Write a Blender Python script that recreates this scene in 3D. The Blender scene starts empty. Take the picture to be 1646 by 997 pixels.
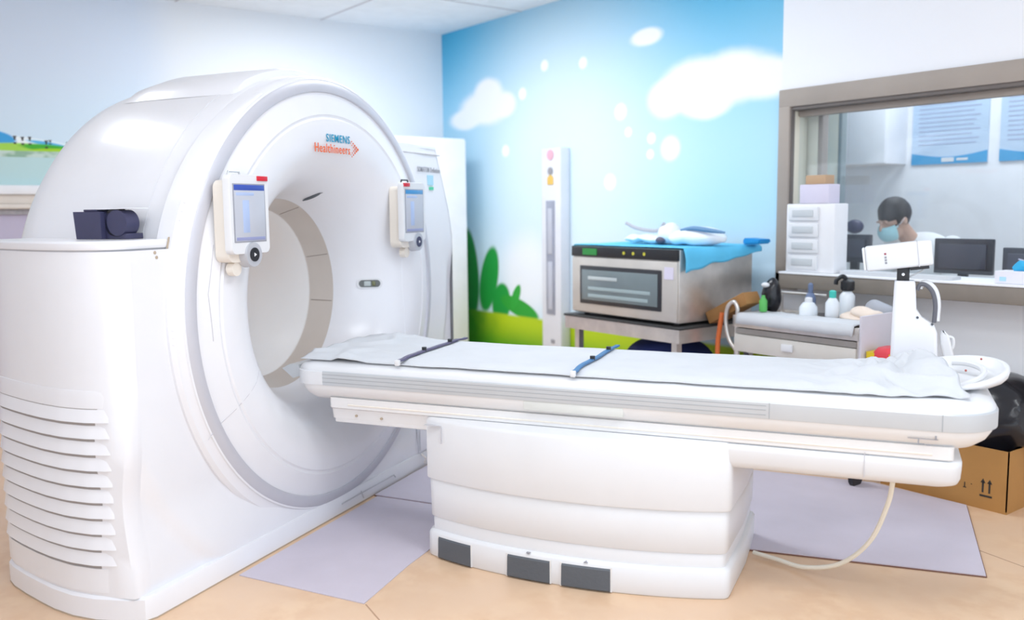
import bpy, bmesh, math, random
from mathutils import Vector, Matrix, noise
random.seed(7)
sc = bpy.context.scene
COL = sc.collection

# ------------------------------------------------------------------ camera
# Room frame: +x along the painted back wall, +y into the room depth, z up (metres).
cam_d = bpy.data.cameras.new('camera')
cam = bpy.data.objects.new('camera', cam_d)
COL.objects.link(cam)
AR, PITCH, ROLL = 0.92604, 0.111481588, -0.010540813
def to_room(v):
    c, s = math.cos(AR), math.sin(AR)
    return Vector((c * v[0] - s * v[1], s * v[0] + c * v[1], v[2]))
fwd = Vector((0, math.cos(PITCH), -math.sin(PITCH)))
up0 = Vector((0, math.sin(PITCH), math.cos(PITCH)))
rt0 = Vector((1, 0, 0))
cr, sr = math.cos(ROLL), math.sin(ROLL)
rt, up = to_room(cr * rt0 + sr * up0), to_room(-sr * rt0 + cr * up0)
bk = -to_room(fwd)
M = Matrix(((rt.x, up.x, bk.x, 0), (rt.y, up.y, bk.y, 0), (rt.z, up.z, bk.z, 1.4), (0, 0, 0, 1)))
cam.matrix_world = M
cam_d.sensor_width = 36.0
cam_d.lens = 1454.0 / 1646 * 36
cam_d.clip_start = 0.05
cam_d.dof.use_dof = True
cam_d.dof.focus_distance = 3.6
cam_d.dof.aperture_fstop = 1.5
sc.camera = cam

# ------------------------------------------------------------------ world, lights, exposure
w = bpy.data.worlds.new('world'); sc.world = w; w.use_nodes = True
bg = w.node_tree.nodes['Background']
bg.inputs[0].default_value = (0.80, 0.89, 1.0, 1); bg.inputs[1].default_value = 1.55
def area(name, loc, size, size_y, power, col=(1, 1, 1), rot=(0, 0, 0)):
    l = bpy.data.lights.new(name, 'AREA'); l.shape = 'RECTANGLE'
    l.size, l.size_y, l.energy, l.color = size, size_y, power, col
    o = bpy.data.objects.new(name, l); COL.objects.link(o); o.location = loc; o.rotation_euler = rot
    return o
COOL = (0.90, 0.95, 1.0)
area('ceiling_lamp', (-4.3, 3.0, 2.96), 1.2, 0.6, 24, COOL)
area('ceiling_lamp', (-1.0, 2.0, 2.96), 1.2, 0.6, 24, COOL)
area('ceiling_lamp', (-5.0, 0.5, 2.96), 0.45, 0.45, 5, COOL)
area('ceiling_lamp', (-5.7, 3.0, 2.96), 1.2, 0.6, 30, COOL)  # extra lamp, added to brighten the mural and left wall
area('ceiling_lamp', (-1.9, 0.6, 2.96), 1.2, 0.6, 18, COOL)
area('ceiling_lamp', (-3.0, 5.7, 2.86), 1.2, 0.6, 17, COOL)
area('ceiling_lamp', (-1.0, 5.7, 2.86), 1.2, 0.6, 13, COOL)
vs = sc.view_settings
sc.display_settings.display_device = 'sRGB'
vs.view_transform = 'Standard'; vs.look = 'None'; vs.gamma = 1.0; vs.use_curve_mapping = False
vs.exposure = 0.37
if hasattr(sc, 'cycles'):
    sc.cycles.max_bounces = 10; sc.cycles.diffuse_bounces = 6

# ------------------------------------------------------------------ materials
def s2l(c):
    return tuple((x / 12.92 if x <= .04045 else ((x + .055) / 1.055) ** 2.4) for x in c)
def hexc(h):
    return s2l(tuple(int(h[i:i + 2], 16) / 255 for i in (0, 2, 4)))
MATS = {}
def mat(name, col, rough=.5, metal=0., vary=.03, scale=6., bump=0., bscale=80., emit=0., coat=0., trans=0., spec=.5):
    if name in MATS: return MATS[name]
    if isinstance(col, str): col = hexc(col)
    m = bpy.data.materials.new(name); m.use_nodes = True
    nt = m.node_tree; b = nt.nodes['Principled BSDF']
    tc = nt.nodes.new('ShaderNodeTexCoord')
    nz = nt.nodes.new('ShaderNodeTexNoise'); nz.inputs['Scale'].default_value = scale; nz.inputs['Detail'].default_value = 4
    nt.links.new(tc.outputs['Object'], nz.inputs['Vector'])
    rp = nt.nodes.new('ShaderNodeValToRGB')
    lo = tuple(max(0, c * (1 - vary)) for c in col); hi = tuple(min(1, c * (1 + vary)) for c in col)
    rp.color_ramp.elements[0].position = .3; rp.color_ramp.elements[1].position = .7
    rp.color_ramp.elements[0].color = (*lo, 1); rp.color_ramp.elements[1].color = (*hi, 1)
    nt.links.new(nz.outputs['Fac'], rp.inputs[0])
    nt.links.new(rp.outputs[0], b.inputs['Base Color'])
    b.inputs['Roughness'].default_value = rough; b.inputs['Metallic'].default_value = metal
    b.inputs['Specular IOR Level'].default_value = spec
    b.inputs['Coat Weight'].default_value = coat; b.inputs['Coat Roughness'].default_value = .12
    b.inputs['Transmission Weight'].default_value = trans
    if emit:
        nt.links.new(rp.outputs[0], b.inputs['Emission Color']); b.inputs['Emission Strength'].default_value = emit
    if bump:
        n2 = nt.nodes.new('ShaderNodeTexNoise'); n2.inputs['Scale'].default_value = bscale; n2.inputs['Detail'].default_value = 5
        bp = nt.nodes.new('ShaderNodeBump'); bp.inputs['Strength'].default_value = bump; bp.inputs['Distance'].default_value = .01
        nt.links.new(tc.outputs['Object'], n2.inputs['Vector']); nt.links.new(n2.outputs['Fac'], bp.inputs['Height'])
        nt.links.new(bp.outputs[0], b.inputs['Normal'])
    MATS[name] = m
    return m
WHITE = mat('white_plastic', (.80, .80, .83), .32, coat=.25, vary=.012)
WHITE2 = mat('warm_white_plastic', (.77, .755, .745), .38, vary=.012)
TABLEW = mat('table_white', (.735, .74, .755), .35, vary=.012, coat=.1)
CREAM = mat('cream_plastic_and_shade', (.80, .74, .66), .45, vary=.02)
RINGGREY = mat('silver_ring', (.56, .56, .61), .4, vary=.02, metal=.15)
RAILGREY = mat('rail_grey', (.54, .56, .58), .38, vary=.02, metal=.2)
RAILDARK = mat('rail_groove', (.36, .38, .40), .45, vary=.02)
GREIGE = mat('bore_window', (.56, .50, .45), .3, vary=.03)
SEAM = mat('seam_grey', (.55, .54, .57), .6)
SEAMW = mat('seam_brown', (.45, .36, .27), .6)
DARK = mat('dark_grey_plastic', (.09, .10, .115), .5, bump=.1)
BLACK = mat('black_plastic', (.015, .015, .018), .4)
NAVY = mat('navy_plastic', (.045, .045, .10), .45)
SHEET = mat('white_sheet', (.58, .595, .62), .85, bump=.12, bscale=40)
STEEL = mat('brushed_steel', (.72, .68, .64), .36, metal=.85, vary=.08, scale=14)
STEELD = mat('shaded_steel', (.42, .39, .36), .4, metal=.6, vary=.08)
WALLW = mat('white_wall_paint', (.86, .87, .90), .75, bump=.03)
CEILW = mat('ceiling_paint', (.84, .88, .92), .8)
RED = mat('red_button', (.62, .01, .03), .4)
YELLOW = mat('yellow_plastic', (.85, .62, .02), .45)
CARD = mat('brown_cardboard', (.42, .21, .06), .8, vary=.06, bump=.05)
BAGB = mat('black_bin_bag', (.012, .012, .016), .22, bump=.25, bscale=12)
LILAC = mat('lilac_mat', (.58, .53, .60), .75, vary=.05, scale=3, bump=.05)
BROWNEDGE = mat('brown_edge', (.20, .10, .07), .7)
BLUEDR = mat('blue_drape', (.10, .52, .80), .6, vary=.08, bump=.15, bscale=20)
FRAMEM = mat('taupe_frame', (.36, .31, .27), .55, vary=.06, scale=3)
SKIN = mat('skin', (.55, .34, .25), .5)
HAIR = mat('dark_hair', (.02, .017, .018), .55)
MASKM = mat('mask_cloth', (.40, .66, .68), .7)
GREEN = mat('green_plastic', (.10, .45, .10), .5)
ORANGE = mat('orange_rubber', (.70, .16, .04), .5)
BEIGE = mat('beige_latex', (.78, .66, .56), .6)
BLUEGREY = mat('blue_grey_plastic', (.14, .19, .32), .5)
TEAL = mat('teal_plastic', (.05, .5, .42), .45)
NAVYCLOTH = mat('navy_cloth', (.025, .04, .17), .8, bump=.2, bscale=25)
CABLE = mat('ivory_cable', (.78, .74, .64), .45)
INKB = mat('blue_ink', (.0, .30, .50), .5)
INKO = mat('orange_ink', (.80, .13, .02), .5)
INKG = mat('grey_ink', (.30, .30, .33), .5)
INKK = mat('black_ink', (.03, .025, .02), .6)
LBLUE = mat('pale_blue_label', (.42, .70, .85), .5)
LGREEN = mat('green_label', (.08, .60, .35), .5)
PBLUE = mat('poster_blue', (.02, .32, .62), .5)
PAPER = mat('poster_paper', (.50, .63, .78), .5)
SCRH = mat('screen_header', (.03, .07, .36), .3, emit=.12)
SCRB = mat('screen_body', (.46, .48, .54), .35, emit=.06, vary=.05)
SCRL = mat('screen_light_blue', (.45, .58, .86), .3, emit=.25)
TAN = mat('tan_card', (.50, .33, .20), .7)
LAV = mat('lavender_card', (.66, .62, .74), .6)
CLEARP = mat('frosted_plastic', (.74, .78, .82), .35)
GLASSD = mat('oven_glass', (.17, .21, .22), .15, spec=.6)
TRAYG = mat('oven_tray', (.34, .42, .43), .4)

def glass_mat():
    m = bpy.data.materials.new('window_glass'); m.use_nodes = True; nt = m.node_tree
    for n in list(nt.nodes): nt.nodes.remove(n)
    out = nt.nodes.new('ShaderNodeOutputMaterial'); mx = nt.nodes.new('ShaderNodeMixShader')
    t = nt.nodes.new('ShaderNodeBsdfTransparent'); g = nt.nodes.new('ShaderNodeBsdfGlossy')
    t.inputs[0].default_value = (.95, .98, 1, 1); g.inputs[1].default_value = .03
    mx.inputs[0].default_value = .06
    nt.links.new(t.outputs[0], mx.inputs[1]); nt.links.new(g.outputs[0], mx.inputs[2]); nt.links.new(mx.outputs[0], out.inputs[0])
    return m
GLASS = glass_mat()

class NT:
    """tiny helper for painted-wall shaders (flat printed picture in wall coordinates)"""
    def __init__(s, name):
        s.m = bpy.data.materials.new(name); s.m.use_nodes = True; s.nt = s.m.node_tree
        s.b = s.nt.nodes['Principled BSDF']; s.b.inputs['Roughness'].default_value = .6
        g = s.nt.nodes.new('ShaderNodeNewGeometry'); sp = s.nt.nodes.new('ShaderNodeSeparateXYZ')
        s.nt.links.new(g.outputs['Position'], sp.inputs[0])
        s.x, s.y, s.z = sp.outputs
        nz = s.nt.nodes.new('ShaderNodeTexNoise'); nz.inputs['Scale'].default_value = 3.2; nz.inputs['Detail'].default_value = 3
        s.nt.links.new(g.outputs['Position'], nz.inputs['Vector'])
        s.noise = s.op('SUBTRACT', nz.outputs['Fac'], .5)
    def op(s, o, a, b=None, c=None):
        n = s.nt.nodes.new('ShaderNodeMath'); n.operation = o
        for i, v in enumerate((a, b, c)):
            if v is None: continue
            if isinstance(v, (int, float)): n.inputs[i].default_value = v
            else: s.nt.links.new(v, n.inputs[i])
        return n.outputs[0]
    def smooth(s, v, a, b):
        n = s.nt.nodes.new('ShaderNodeMapRange'); n.interpolation_type = 'SMOOTHSTEP'
        s.nt.links.new(v, n.inputs[0]); n.inputs[1].default_value = a; n.inputs[2].default_value = b
        n.inputs[3].default_value = 0; n.inputs[4].default_value = 1
        return n.outputs[0]
    def ell(s, u, cx, cz, rx, rz, soft=.3, rot=0., wob=0.):
        dx = s.op('SUBTRACT', u, cx); dz = s.op('SUBTRACT', s.z, cz)
        if rot:
            c, sn = math.cos(rot), math.sin(rot)
            a = s.op('ADD', s.op('MULTIPLY', dx, c), s.op('MULTIPLY', dz, sn))
            b = s.op('SUBTRACT', s.op('MULTIPLY', dz, c), s.op('MULTIPLY', dx, sn))
            dx, dz = a, b
        a = s.op('DIVIDE', dx, rx); b = s.op('DIVIDE', dz, rz)
        d = s.op('SQRT', s.op('ADD', s.op('MULTIPLY', a, a), s.op('MULTIPLY', b, b)))
        if wob: d = s.op('ADD', d, s.op('MULTIPLY', s.noise, wob))
        return s.op('SUBTRACT', 1.0, s.smooth(d, 1 - soft, 1 + soft))
    def mx(s, fac, a, b):
        n = s.nt.nodes.new('ShaderNodeMix'); n.data_type = 'RGBA'
        for k, v in ((0, fac), (6, a), (7, b)):
            if isinstance(v, tuple): n.inputs[k].default_value = (*v, 1)
            elif isinstance(v, (int, float)): n.inputs[k].default_value = v
            else: s.nt.links.new(v, n.inputs[k])
        return n.outputs[2]
    def done(s, col):
        s.nt.links.new(col, s.b.inputs['Base Color']); return s.m

def mural_mat():
    n = NT('sky_mural')
    top = n.smooth(n.z, 1.7, 3.1)
    c = n.mx(top, hexc('b2dcf0'), hexc('42b2dc'))
    glow = n.ell(n.x, -5.55, 1.75, 1.05, 1.35, .75)
    c = n.mx(n.op('MULTIPLY', glow, .95), c, hexc('d8ebf6'))
    low = n.op('SUBTRACT', 1., n.smooth(n.z, .9, 1.5))
    c = n.mx(n.op('MULTIPLY', low, .6), c, hexc('e0eefa'))
    white = hexc('f4f6fb')
    clouds = [(-6.55, 2.28, .38, .15), (-6.5, 2.40, .2, .12), (-6.85, 2.2, .25, .09), (-6.25, 2.27, .15, .1),
              (-4.6, 2.58, .15, .06), (-4.15, 2.2, .30, .17), (-3.85, 2.22, .35, .16), (-4.4, 2.14, .17, .13), (-3.55, 2.18, .25, .12), (-4.05, 2.06, .2, .09)]
    for cx, cz, rx, rz in clouds:
        c = n.mx(n.ell(n.x, cx, cz, rx, rz, .28, wob=.35), c, white)
    for cx, cz, r in [(-5.72, 2.53, .045), (-5.26, 2.49, .045), (-6.01, 2.34, .05), (-4.85, 2.09, .06), (-4.36, 1.80, .085), (-4.54, 1.88, .04), (-4.55, 1.77, .035), (-4.77, 1.94, .035), (-4.96, 1.59, .06), (-6.25, 1.89, .05)]:
        c = n.mx(n.ell(n.x, cx, cz, r, r * .95, .35), c, hexc('fafcff'))
    c = n.mx(n.ell(n.x, -5.95, .85, .35, .3, .5), c, hexc('eef4fb'))
    # leaves and lawn printed at the foot of the mural
    for cx, cz, rx, rz, rot, col in [(-6.82, .83, .14, .40, .12, '18893a'), (-6.52, .78, .13, .30, -.28, '169a3c'), (-6.34, .58, .13, .18, -.25, '149a3a'), (-6.08, .56, .27, .075, -.25, '26a030'), (-6.13, .65, .05, .12, -.5, '2aa535')]:
        c = n.mx(n.ell(n.x, cx, cz, rx, rz, .1, rot=rot), c, hexc(col))
    lawn = n.op('SUBTRACT', 1., n.smooth(n.z, .475, .505))
    lg = n.mx(n.smooth(n.z, .15, .46), hexc('3f9a10'), hexc('b4cf10'))
    c = n.mx(lawn, c, n.mx(n.smooth(n.op('ADD', n.x, n.op('MULTIPLY', n.noise, .5)), -6.9, -6.3), hexc('2f8f1e'), lg))
    c = n.mx(n.smooth(n.x, -3.459, -3.455), c, (.86, .87, .90))
    return n.done(c)
def hills_mat():
    n = NT('hill_mural'); u = n.y
    c = n.mx(n.smooth(n.z, 1.9, 2.6), hexc('d3e6f4'), hexc('d9e4f3'))
    pale = n.op('MULTIPLY', n.op('SUBTRACT', 1., n.smooth(n.z, 1.80, 1.83)), 1.)
    c = n.mx(pale, c, hexc('bcd9da'))
    c = n.mx(n.ell(u, 1.75, 1.86, .35, .11, .1), c, hexc('b5dfd2'))
    c = n.mx(n.ell(u, 1.2, 1.895, .32, .035, .25, rot=-.12), c, hexc('f2fafc'))
    c = n.mx(n.ell(u, .98, 1.93, .12, .045, .15, rot=-.2), c, hexc('3aa0dc'))
    c = n.mx(n.ell(u, 1.30, 1.895, .13, .014, .3, rot=-.15), c, hexc('58b8e6'))
    c = n.mx(n.ell(u, 1.10, 1.865, .22, .03, .2), c, hexc('a6d84e'))
    c = n.mx(n.ell(u, 1.33, 1.862, .2, .026, .2, rot=-.08), c, hexc('3fae2a'))
    c = n.mx(n.ell(u, 1.36, 1.845, .18, .018, .2), c, hexc('a2d21a'))
    band = n.op('MULTIPLY', n.smooth(n.z, 1.795, 1.80), n.op('SUBTRACT', 1., n.smooth(n.z, 1.838, 1.843)))
    band = n.op('MULTIPLY', band, n.op('SUBTRACT', 1., n.smooth(u, 1.40, 1.46)))
    spk = n.nt.nodes.new('ShaderNodeTexNoise'); spk.inputs['Scale'].default_value = 45
    c = n.mx(band, c, n.mx(n.smooth(spk.outputs['Fac'], .4, .6), hexc('8fb39a'), hexc('c6d9cf')))
    c = n.mx(n.op('SUBTRACT', 1., n.smooth(n.z, 1.40, 1.405)), c, hexc('bdb6cc'))
    # painted scene fades out to plain white wall beyond the machine
    c = n.mx(n.smooth(u, 1.9, 2.3), c, (.80, .83, .87))
    return n.done(c)
def floor_mat():
    n = NT('peach_vinyl'); n.b.inputs['Roughness'].default_value = .38
    nz = n.nt.nodes.new('ShaderNodeTexNoise'); nz.inputs['Scale'].default_value = 90; nz.inputs['Detail'].default_value = 3
    c = n.mx(n.smooth(nz.outputs['Fac'], .35, .65), hexc('dab694'), hexc('e3c3a2'))
    c = n.mx(n.smooth(n.noise, -.2, .2), c, hexc('ddbd9f'))
    return n.done(c)

# ------------------------------------------------------------------ mesh helpers
ROT_S = 0.92604 - 0.39237          # the scanner stands turned in the room by this angle
CS, SS = math.cos(ROT_S), math.sin(ROT_S)
def S2R(x, y, z): return (CS * x - SS * y, SS * x + CS * y, z)
BASE = {}                          # top-level thing -> origin of its own frame
def root_of(o):
    while o.parent: o = o.parent
    return o
def finish(bm, angle=38, smooth=True):
    bmesh.ops.remove_doubles(bm, verts=bm.verts, dist=1e-6)
    bmesh.ops.recalc_face_normals(bm, faces=bm.faces)
    me = bpy.data.meshes.new('m'); bm.to_mesh(me); bm.free()
    if smooth:
        me.polygons.foreach_set('use_smooth', [True] * len(me.polygons))
        me.set_sharp_from_angle(angle=math.radians(angle))
    return me
def obj(name, bm, m, parent, angle=38, smooth=True):
    b = BASE[root_of(parent).name]
    bmesh.ops.translate(bm, verts=bm.verts, vec=(-b[0], -b[1], -b[2]))
    me = finish(bm, angle, smooth); me.name = name
    o = bpy.data.objects.new(name, me); COL.objects.link(o); o.parent = parent
    me.materials.append(m)
    return o
def tag(o, label, cat, group=None, kind=None):
    if label: o['label'] = label
    if cat: o['category'] = cat
    if group: o['group'] = group
    if kind: o['kind'] = kind
def thing(name, label, cat, base, S=False, group=None):
    o = bpy.data.objects.new(name, None); COL.objects.link(o); o.empty_display_size = .05
    o.location = S2R(*base) if S else base
    if S: o.rotation_euler = (0, 0, ROT_S)
    BASE[o.name] = base; tag(o, label, cat, group)
    return o
def single(name, bm, m, label, cat, base, S=False, group=None, angle=38, kind=None):
    bmesh.ops.translate(bm, verts=bm.verts, vec=(-base[0], -base[1], -base[2]))
    me = finish(bm, angle); me.name = name; me.materials.append(m)
    o = bpy.data.objects.new(name, me); COL.objects.link(o)
    o.location = S2R(*base) if S else base
    if S: o.rotation_euler = (0, 0, ROT_S)
    BASE[o.name] = base; tag(o, label, cat, group, kind)
    return o
def struct(name, bm, m, parent=None):
    me = finish(bm, 30); me.name = name; me.materials.append(m)
    o = bpy.data.objects.new(name, me); COL.objects.link(o); o['kind'] = 'structure'
    BASE[o.name] = (0, 0, 0)
    if parent: o.parent = parent
    return o
def B(): return bmesh.new()
def box(bm, x0, x1, y0, y1, z0, z1, bev=0., seg=2):
    r = bmesh.ops.create_cube(bm, size=1)
    vs = r['verts']
    for v in vs:
        v.co = Vector((x0 + (v.co.x + .5) * (x1 - x0), y0 + (v.co.y + .5) * (y1 - y0), z0 + (v.co.z + .5) * (z1 - z0)))
    if bev:
        es = list({e for v in vs for e in v.link_edges})
        bmesh.ops.bevel(bm, geom=es, offset=bev, segments=seg, affect='EDGES', profile=.5)
    return bm
def loft(bm, loops, close=True, cap0=True, cap1=True):
    rows = [[bm.verts.new(p) for p in L] for L in loops]
    n = len(rows[0])
    for a, b in zip(rows, rows[1:]):
        for i in range(n if close else n - 1):
            j = (i + 1) % n
            try: bm.faces.new((a[i], a[j], b[j], b[i]))
            except ValueError: pass
    if close and cap0: bm.faces.new(rows[0][::-1])
    if close and cap1: bm.faces.new(rows[-1])
    return bm
def prism(bm, pts, axis, a, b):
    """polygon given in the two other axes, pushed along AXIS from a to b"""
    def P(p, t): return (t, p[0], p[1]) if axis == 'x' else (p[0], t, p[1]) if axis == 'y' else (p[0], p[1], t)
    return loft(bm, [[P(p, a) for p in pts], [P(p, b) for p in pts]])
def tube(bm, pts, r, n=8):
    pts = [Vector(p) for p in pts]; rs = r if isinstance(r, (list, tuple)) else [r] * len(pts)
    loops = []; prev = None
    for i, p in enumerate(pts):
        d = (pts[min(i + 1, len(pts) - 1)] - pts[max(i - 1, 0)]).normalized()
        if prev is None:
            u = d.orthogonal().normalized()
        else:
            u = (prev - d * prev.dot(d)).normalized()
        prev = u; v = d.cross(u)
        loops.append([p + rs[i] * (math.cos(2 * math.pi * k / n) * u + math.sin(2 * math.pi * k / n) * v) for k in range(n)])
    return loft(bm, loops)
def curve(pts, n=24):
    """Catmull-Rom through points"""
    P = [Vector(p) for p in pts]; P = [2 * P[0] - P[1]] + P + [2 * P[-1] - P[-2]]
    out = []
    for i in range(1, len(P) - 2):
        for k in range(n if i == len(P) - 3 else n):
            t = k / n; a, b, c, d = P[i - 1], P[i], P[i + 1], P[i + 2]
            out.append(.5 * (2 * b + (c - a) * t + (2 * a - 5 * b + 4 * c - d) * t * t + (3 * b - a - 3 * c + d) * t ** 3))
    out.append(P[-2]); return out
def cyl(bm, c, r, h, axis='z', n=24, r2=None):
    r2 = r if r2 is None else r2
    def P(q, t, rr):
        a, b = rr * math.cos(q), rr * math.sin(q)
        return (c[0] + a, c[1] + b, c[2] + t) if axis == 'z' else (c[0] + t, c[1] + a, c[2] + b) if axis == 'x' else (c[0] + a, c[1] + t, c[2] + b)
    return loft(bm, [[P(2 * math.pi * k / n, 0, r) for k in range(n)], [P(2 * math.pi * k / n, h, r2) for k in range(n)]])
def lathe_z(bm, c, prof, n=24):
    return loft(bm, [[(c[0] + r * math.cos(2 * math.pi * k / n), c[1] + r * math.sin(2 * math.pi * k / n), c[2] + z) for k in range(n)] for r, z in prof])
def ellipsoid(bm, c, r, seg=20, rings=12, rot=None):
    mtx = Matrix.Translation(c) @ (rot.to_4x4() if rot else Matrix()) @ Matrix.Diagonal((*r, 1))
    bmesh.ops.create_uvsphere(bm, u_segments=seg, v_segments=rings, radius=1, matrix=mtx); return bm
def sstep(a, b, x):
    t = max(0, min(1, (x - a) / (b - a))); return t * t * (3 - 2 * t)
def rrect(x0, x1, y0, y1, r, n=6):
    """rounded rectangle outline, r one radius or four (x1y1, x0y1, x0y0, x1y0)"""
    rs = r if isinstance(r, (list, tuple)) else [r] * 4
    out = []
    for k, (cx, cy, sx, sy) in enumerate(((x1, y1, -1, -1), (x0, y1, 1, -1), (x0, y0, 1, 1), (x1, y0, -1, 1))):
        rr = rs[k]
        for i in range(n + 1):
            a = math.pi / 2 * (k + i / n)
            out.append((cx + sx * rr + rr * math.cos(a), cy + sy * rr + rr * math.sin(a)))
    return out
def text_mesh(body, width, height, m4, depth=.0015):
    """letters fitted to width x height in their own plane, then moved by m4; returned as a bmesh"""
    cu = bpy.data.curves.new('t', 'FONT'); cu.body = body; cu.size = 1; cu.extrude = .01; cu.resolution_u = 3; cu.offset = .004; cu.space_character = 1.14
    o = bpy.data.objects.new('t', cu); COL.objects.link(o)
    bpy.context.view_layer.update()
    me = bpy.data.meshes.new_from_object(o.evaluated_get(bpy.context.evaluated_depsgraph_get()))
    bpy.data.objects.remove(o); bpy.data.curves.remove(cu)
    bm = bmesh.new(); bm.from_mesh(me); bpy.data.meshes.remove(me)
    xs = [v.co.x for v in bm.verts]; ys = [v.co.y for v in bm.verts]
    x0, x1, y0, y1 = min(xs), max(xs), min(ys), max(ys)
    for v in bm.verts:
        v.co = m4 @ Vector(((v.co.x - x0) / (x1 - x0) * width, (v.co.y - y0) / (y1 - y0) * height, (v.co.z + .01) / .02 * depth))
    return bm
def face_x(x, y, z):      # text plane facing +x: right = +y, up = z
    return Matrix(((0, 0, 1, x), (1, 0, 0, y), (0, 1, 0, z), (0, 0, 0, 1)))
def face_my(x, y, z):     # text plane facing -y: right = +x, up = z
    return Matrix(((1, 0, 0, x), (0, 0, -1, y), (0, 1, 0, z), (0, 0, 0, 1)))
def remeshed(bm, voxel, smooth=4):
    me = bpy.data.meshes.new('r'); bm.to_mesh(me); bm.free()
    o = bpy.data.objects.new('r', me); COL.objects.link(o)
    md = o.modifiers.new('r', 'REMESH'); md.mode = 'VOXEL'; md.voxel_size = voxel
    s = o.modifiers.new('s', 'SMOOTH'); s.factor = .5; s.iterations = smooth
    bpy.context.view_layer.update()
    m2 = bpy.data.meshes.new_from_object(o.evaluated_get(bpy.context.evaluated_depsgraph_get()))
    bpy.data.objects.remove(o); out = bmesh.new(); out.from_mesh(m2); bpy.data.meshes.remove(m2)
    return out
def capsule(bm, a, b, r1, r2, n=12):
    a, b = Vector(a), Vector(b)
    d = b - a
    pts = [a + d * t for t in (0, .2, .4, .6, .8, 1)]
    tube(bm, pts, [r1 + (r2 - r1) * t for t in (0, .2, .4, .6, .8, 1)], n)
    ellipsoid(bm, a, (r1,) * 3, n, 8); ellipsoid(bm, b, (r2,) * 3, n, 8)

# ================================================================== THE ROOM
YW, XL, ZC = 4.65, -7.22, 3.0
bm = B(); box(bm, -7.4, 1.6, -1.5, 6.7, -.1, 0); floor = struct('floor', bm, floor_mat())
bm = B(); box(bm, -7.4, 1.6, -1.5, 4.8, ZC, ZC + .1); ceiling = struct('ceiling', bm, CEILW)
# ceiling grid lines seen at the upper edge of the photograph
for (x0, x1, y0, y1) in ((-7.22, -1, 3.44, 3.452), (-7.22, -1, 2.24, 2.252), (-6.02, -6.008, -1, 4.65), (-4.82, -4.808, -1, 4.65)):
    bm = B(); box(bm, x0, x1, y0, y1, ZC - .004, ZC - .001)
    o = struct('ceiling_joint', bm, SEAM, ceiling)
bm = B(); box(bm, XL - .15, XL, -1.5, 4.8, 0, ZC); wall_left = struct('wall_left', bm, hills_mat())
bm = B(); box(bm, XL - .15, -1.5, -1.65, -1.5, 0, ZC); struct('wall_front_block', bm, WALLW)  # unseen wall stretch, added to block ambient light from cabinet and drum
WX0, WX1, WZ0, WZ1 = -3.385, .6, .985, 1.99
bm = B()
box(bm, XL, WX0, YW, YW + .15, 0, ZC); box(bm, WX1, 1.6, YW, YW + .15, 0, ZC)
box(bm, WX0, WX1, YW, YW + .15, 0, WZ0); box(bm, WX0, WX1, YW, YW + .15, WZ1, ZC)
wall_back = struct('wall_back', bm, mural_mat())
# wall trim of the left wall: a moulded ledge of three bands
for nm, z0, z1, dx, m in (('trim_1', 1.535, 1.60, .07, WALLW), ('trim_2', 1.47, 1.535, .045, mat('cream_trim', (.74, .68, .62), .6)), ('trim_3', 1.435, 1.47, .06, mat('cream_trim', (.74, .68, .62), .6)), ('trim_4', 1.395, 1.435, .02, mat('grey_trim', (.42, .42, .46), .7, vary=.15, scale=25))):
    bm = B(); box(bm, XL, XL + dx, -1.4, 4.65, z0, z1, .008); struct(nm, bm, m)
# small dark figures printed on the hill picture (flat print)
for k, (y, z) in enumerate(((1.092, 1.925), (1.14, 1.92), (1.186, 1.922), (1.29, 1.90), (1.316, 1.912), (1.431, 1.893))):
    bm = B(); h = .030 if k != 4 else .016
    box(bm, XL, XL + .002, y - .0055, y + .0055, z - h * .3, z + h * .5); box(bm, XL, XL + .002, y - .011, y + .011, z + h * .35, z + h * .6)
    box(bm, XL, XL + .002, y - .009, y + .009, z - h * 1.25, z - h * .85)
    struct('printed_figure', bm, INKK, wall_left)

# ---- observation window
win = bpy.data.objects.new('window_1', None); COL.objects.link(win); win['kind'] = 'structure'; BASE['window_1'] = (0, 0, 0)
def wpart(name, boxes, m, bev=.006):
    bm = B()
    for b in boxes: box(bm, *b, bev)
    return struct(name, bm, m, win)
wpart('frame_top', [(-3.46, WX1 + .1, 4.625, 4.655, 1.985, 2.09)], FRAMEM)
wpart('frame_left', [(-3.46, -3.38, 4.625, 4.655, .90, 1.99)], FRAMEM)
wpart('frame_lip', [(-3.385, WX1, 4.64, 4.80, 1.965, 1.995), (-3.385, -3.372, 4.64, 4.672, .99, 1.97)], mat('dark_taupe', (.16, .14, .13), .6))
wpart('jamb', [(-3.386, -3.376, 4.672, 4.80, 1.017, 1.965)], mat('cream_paint', (.76, .72, .60), .6))
wpart('frame_bead', [(-3.37, WX1, 4.70, 4.76, 1.93, 1.966)], FRAMEM)
wpart('ledge', [(-3.31, WX1, 4.46, 4.80, .92, 1.005)], mat('taupe_board', (.23, .20, .17), .6, vary=.15, scale=4))
wpart('ledge_top', [(-3.31, WX1, 4.455, 4.80, 1.005, 1.017)], WALLW, .003)
wpart('frame_skirt', [(-3.46, -3.31, 4.625, 4.655, .895, 1.0)], FRAMEM)
bm = B(); box(bm, -3.375, WX1, 4.72, 4.726, 1.017, 1.935); struct('pane', bm, GLASS, win)
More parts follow.
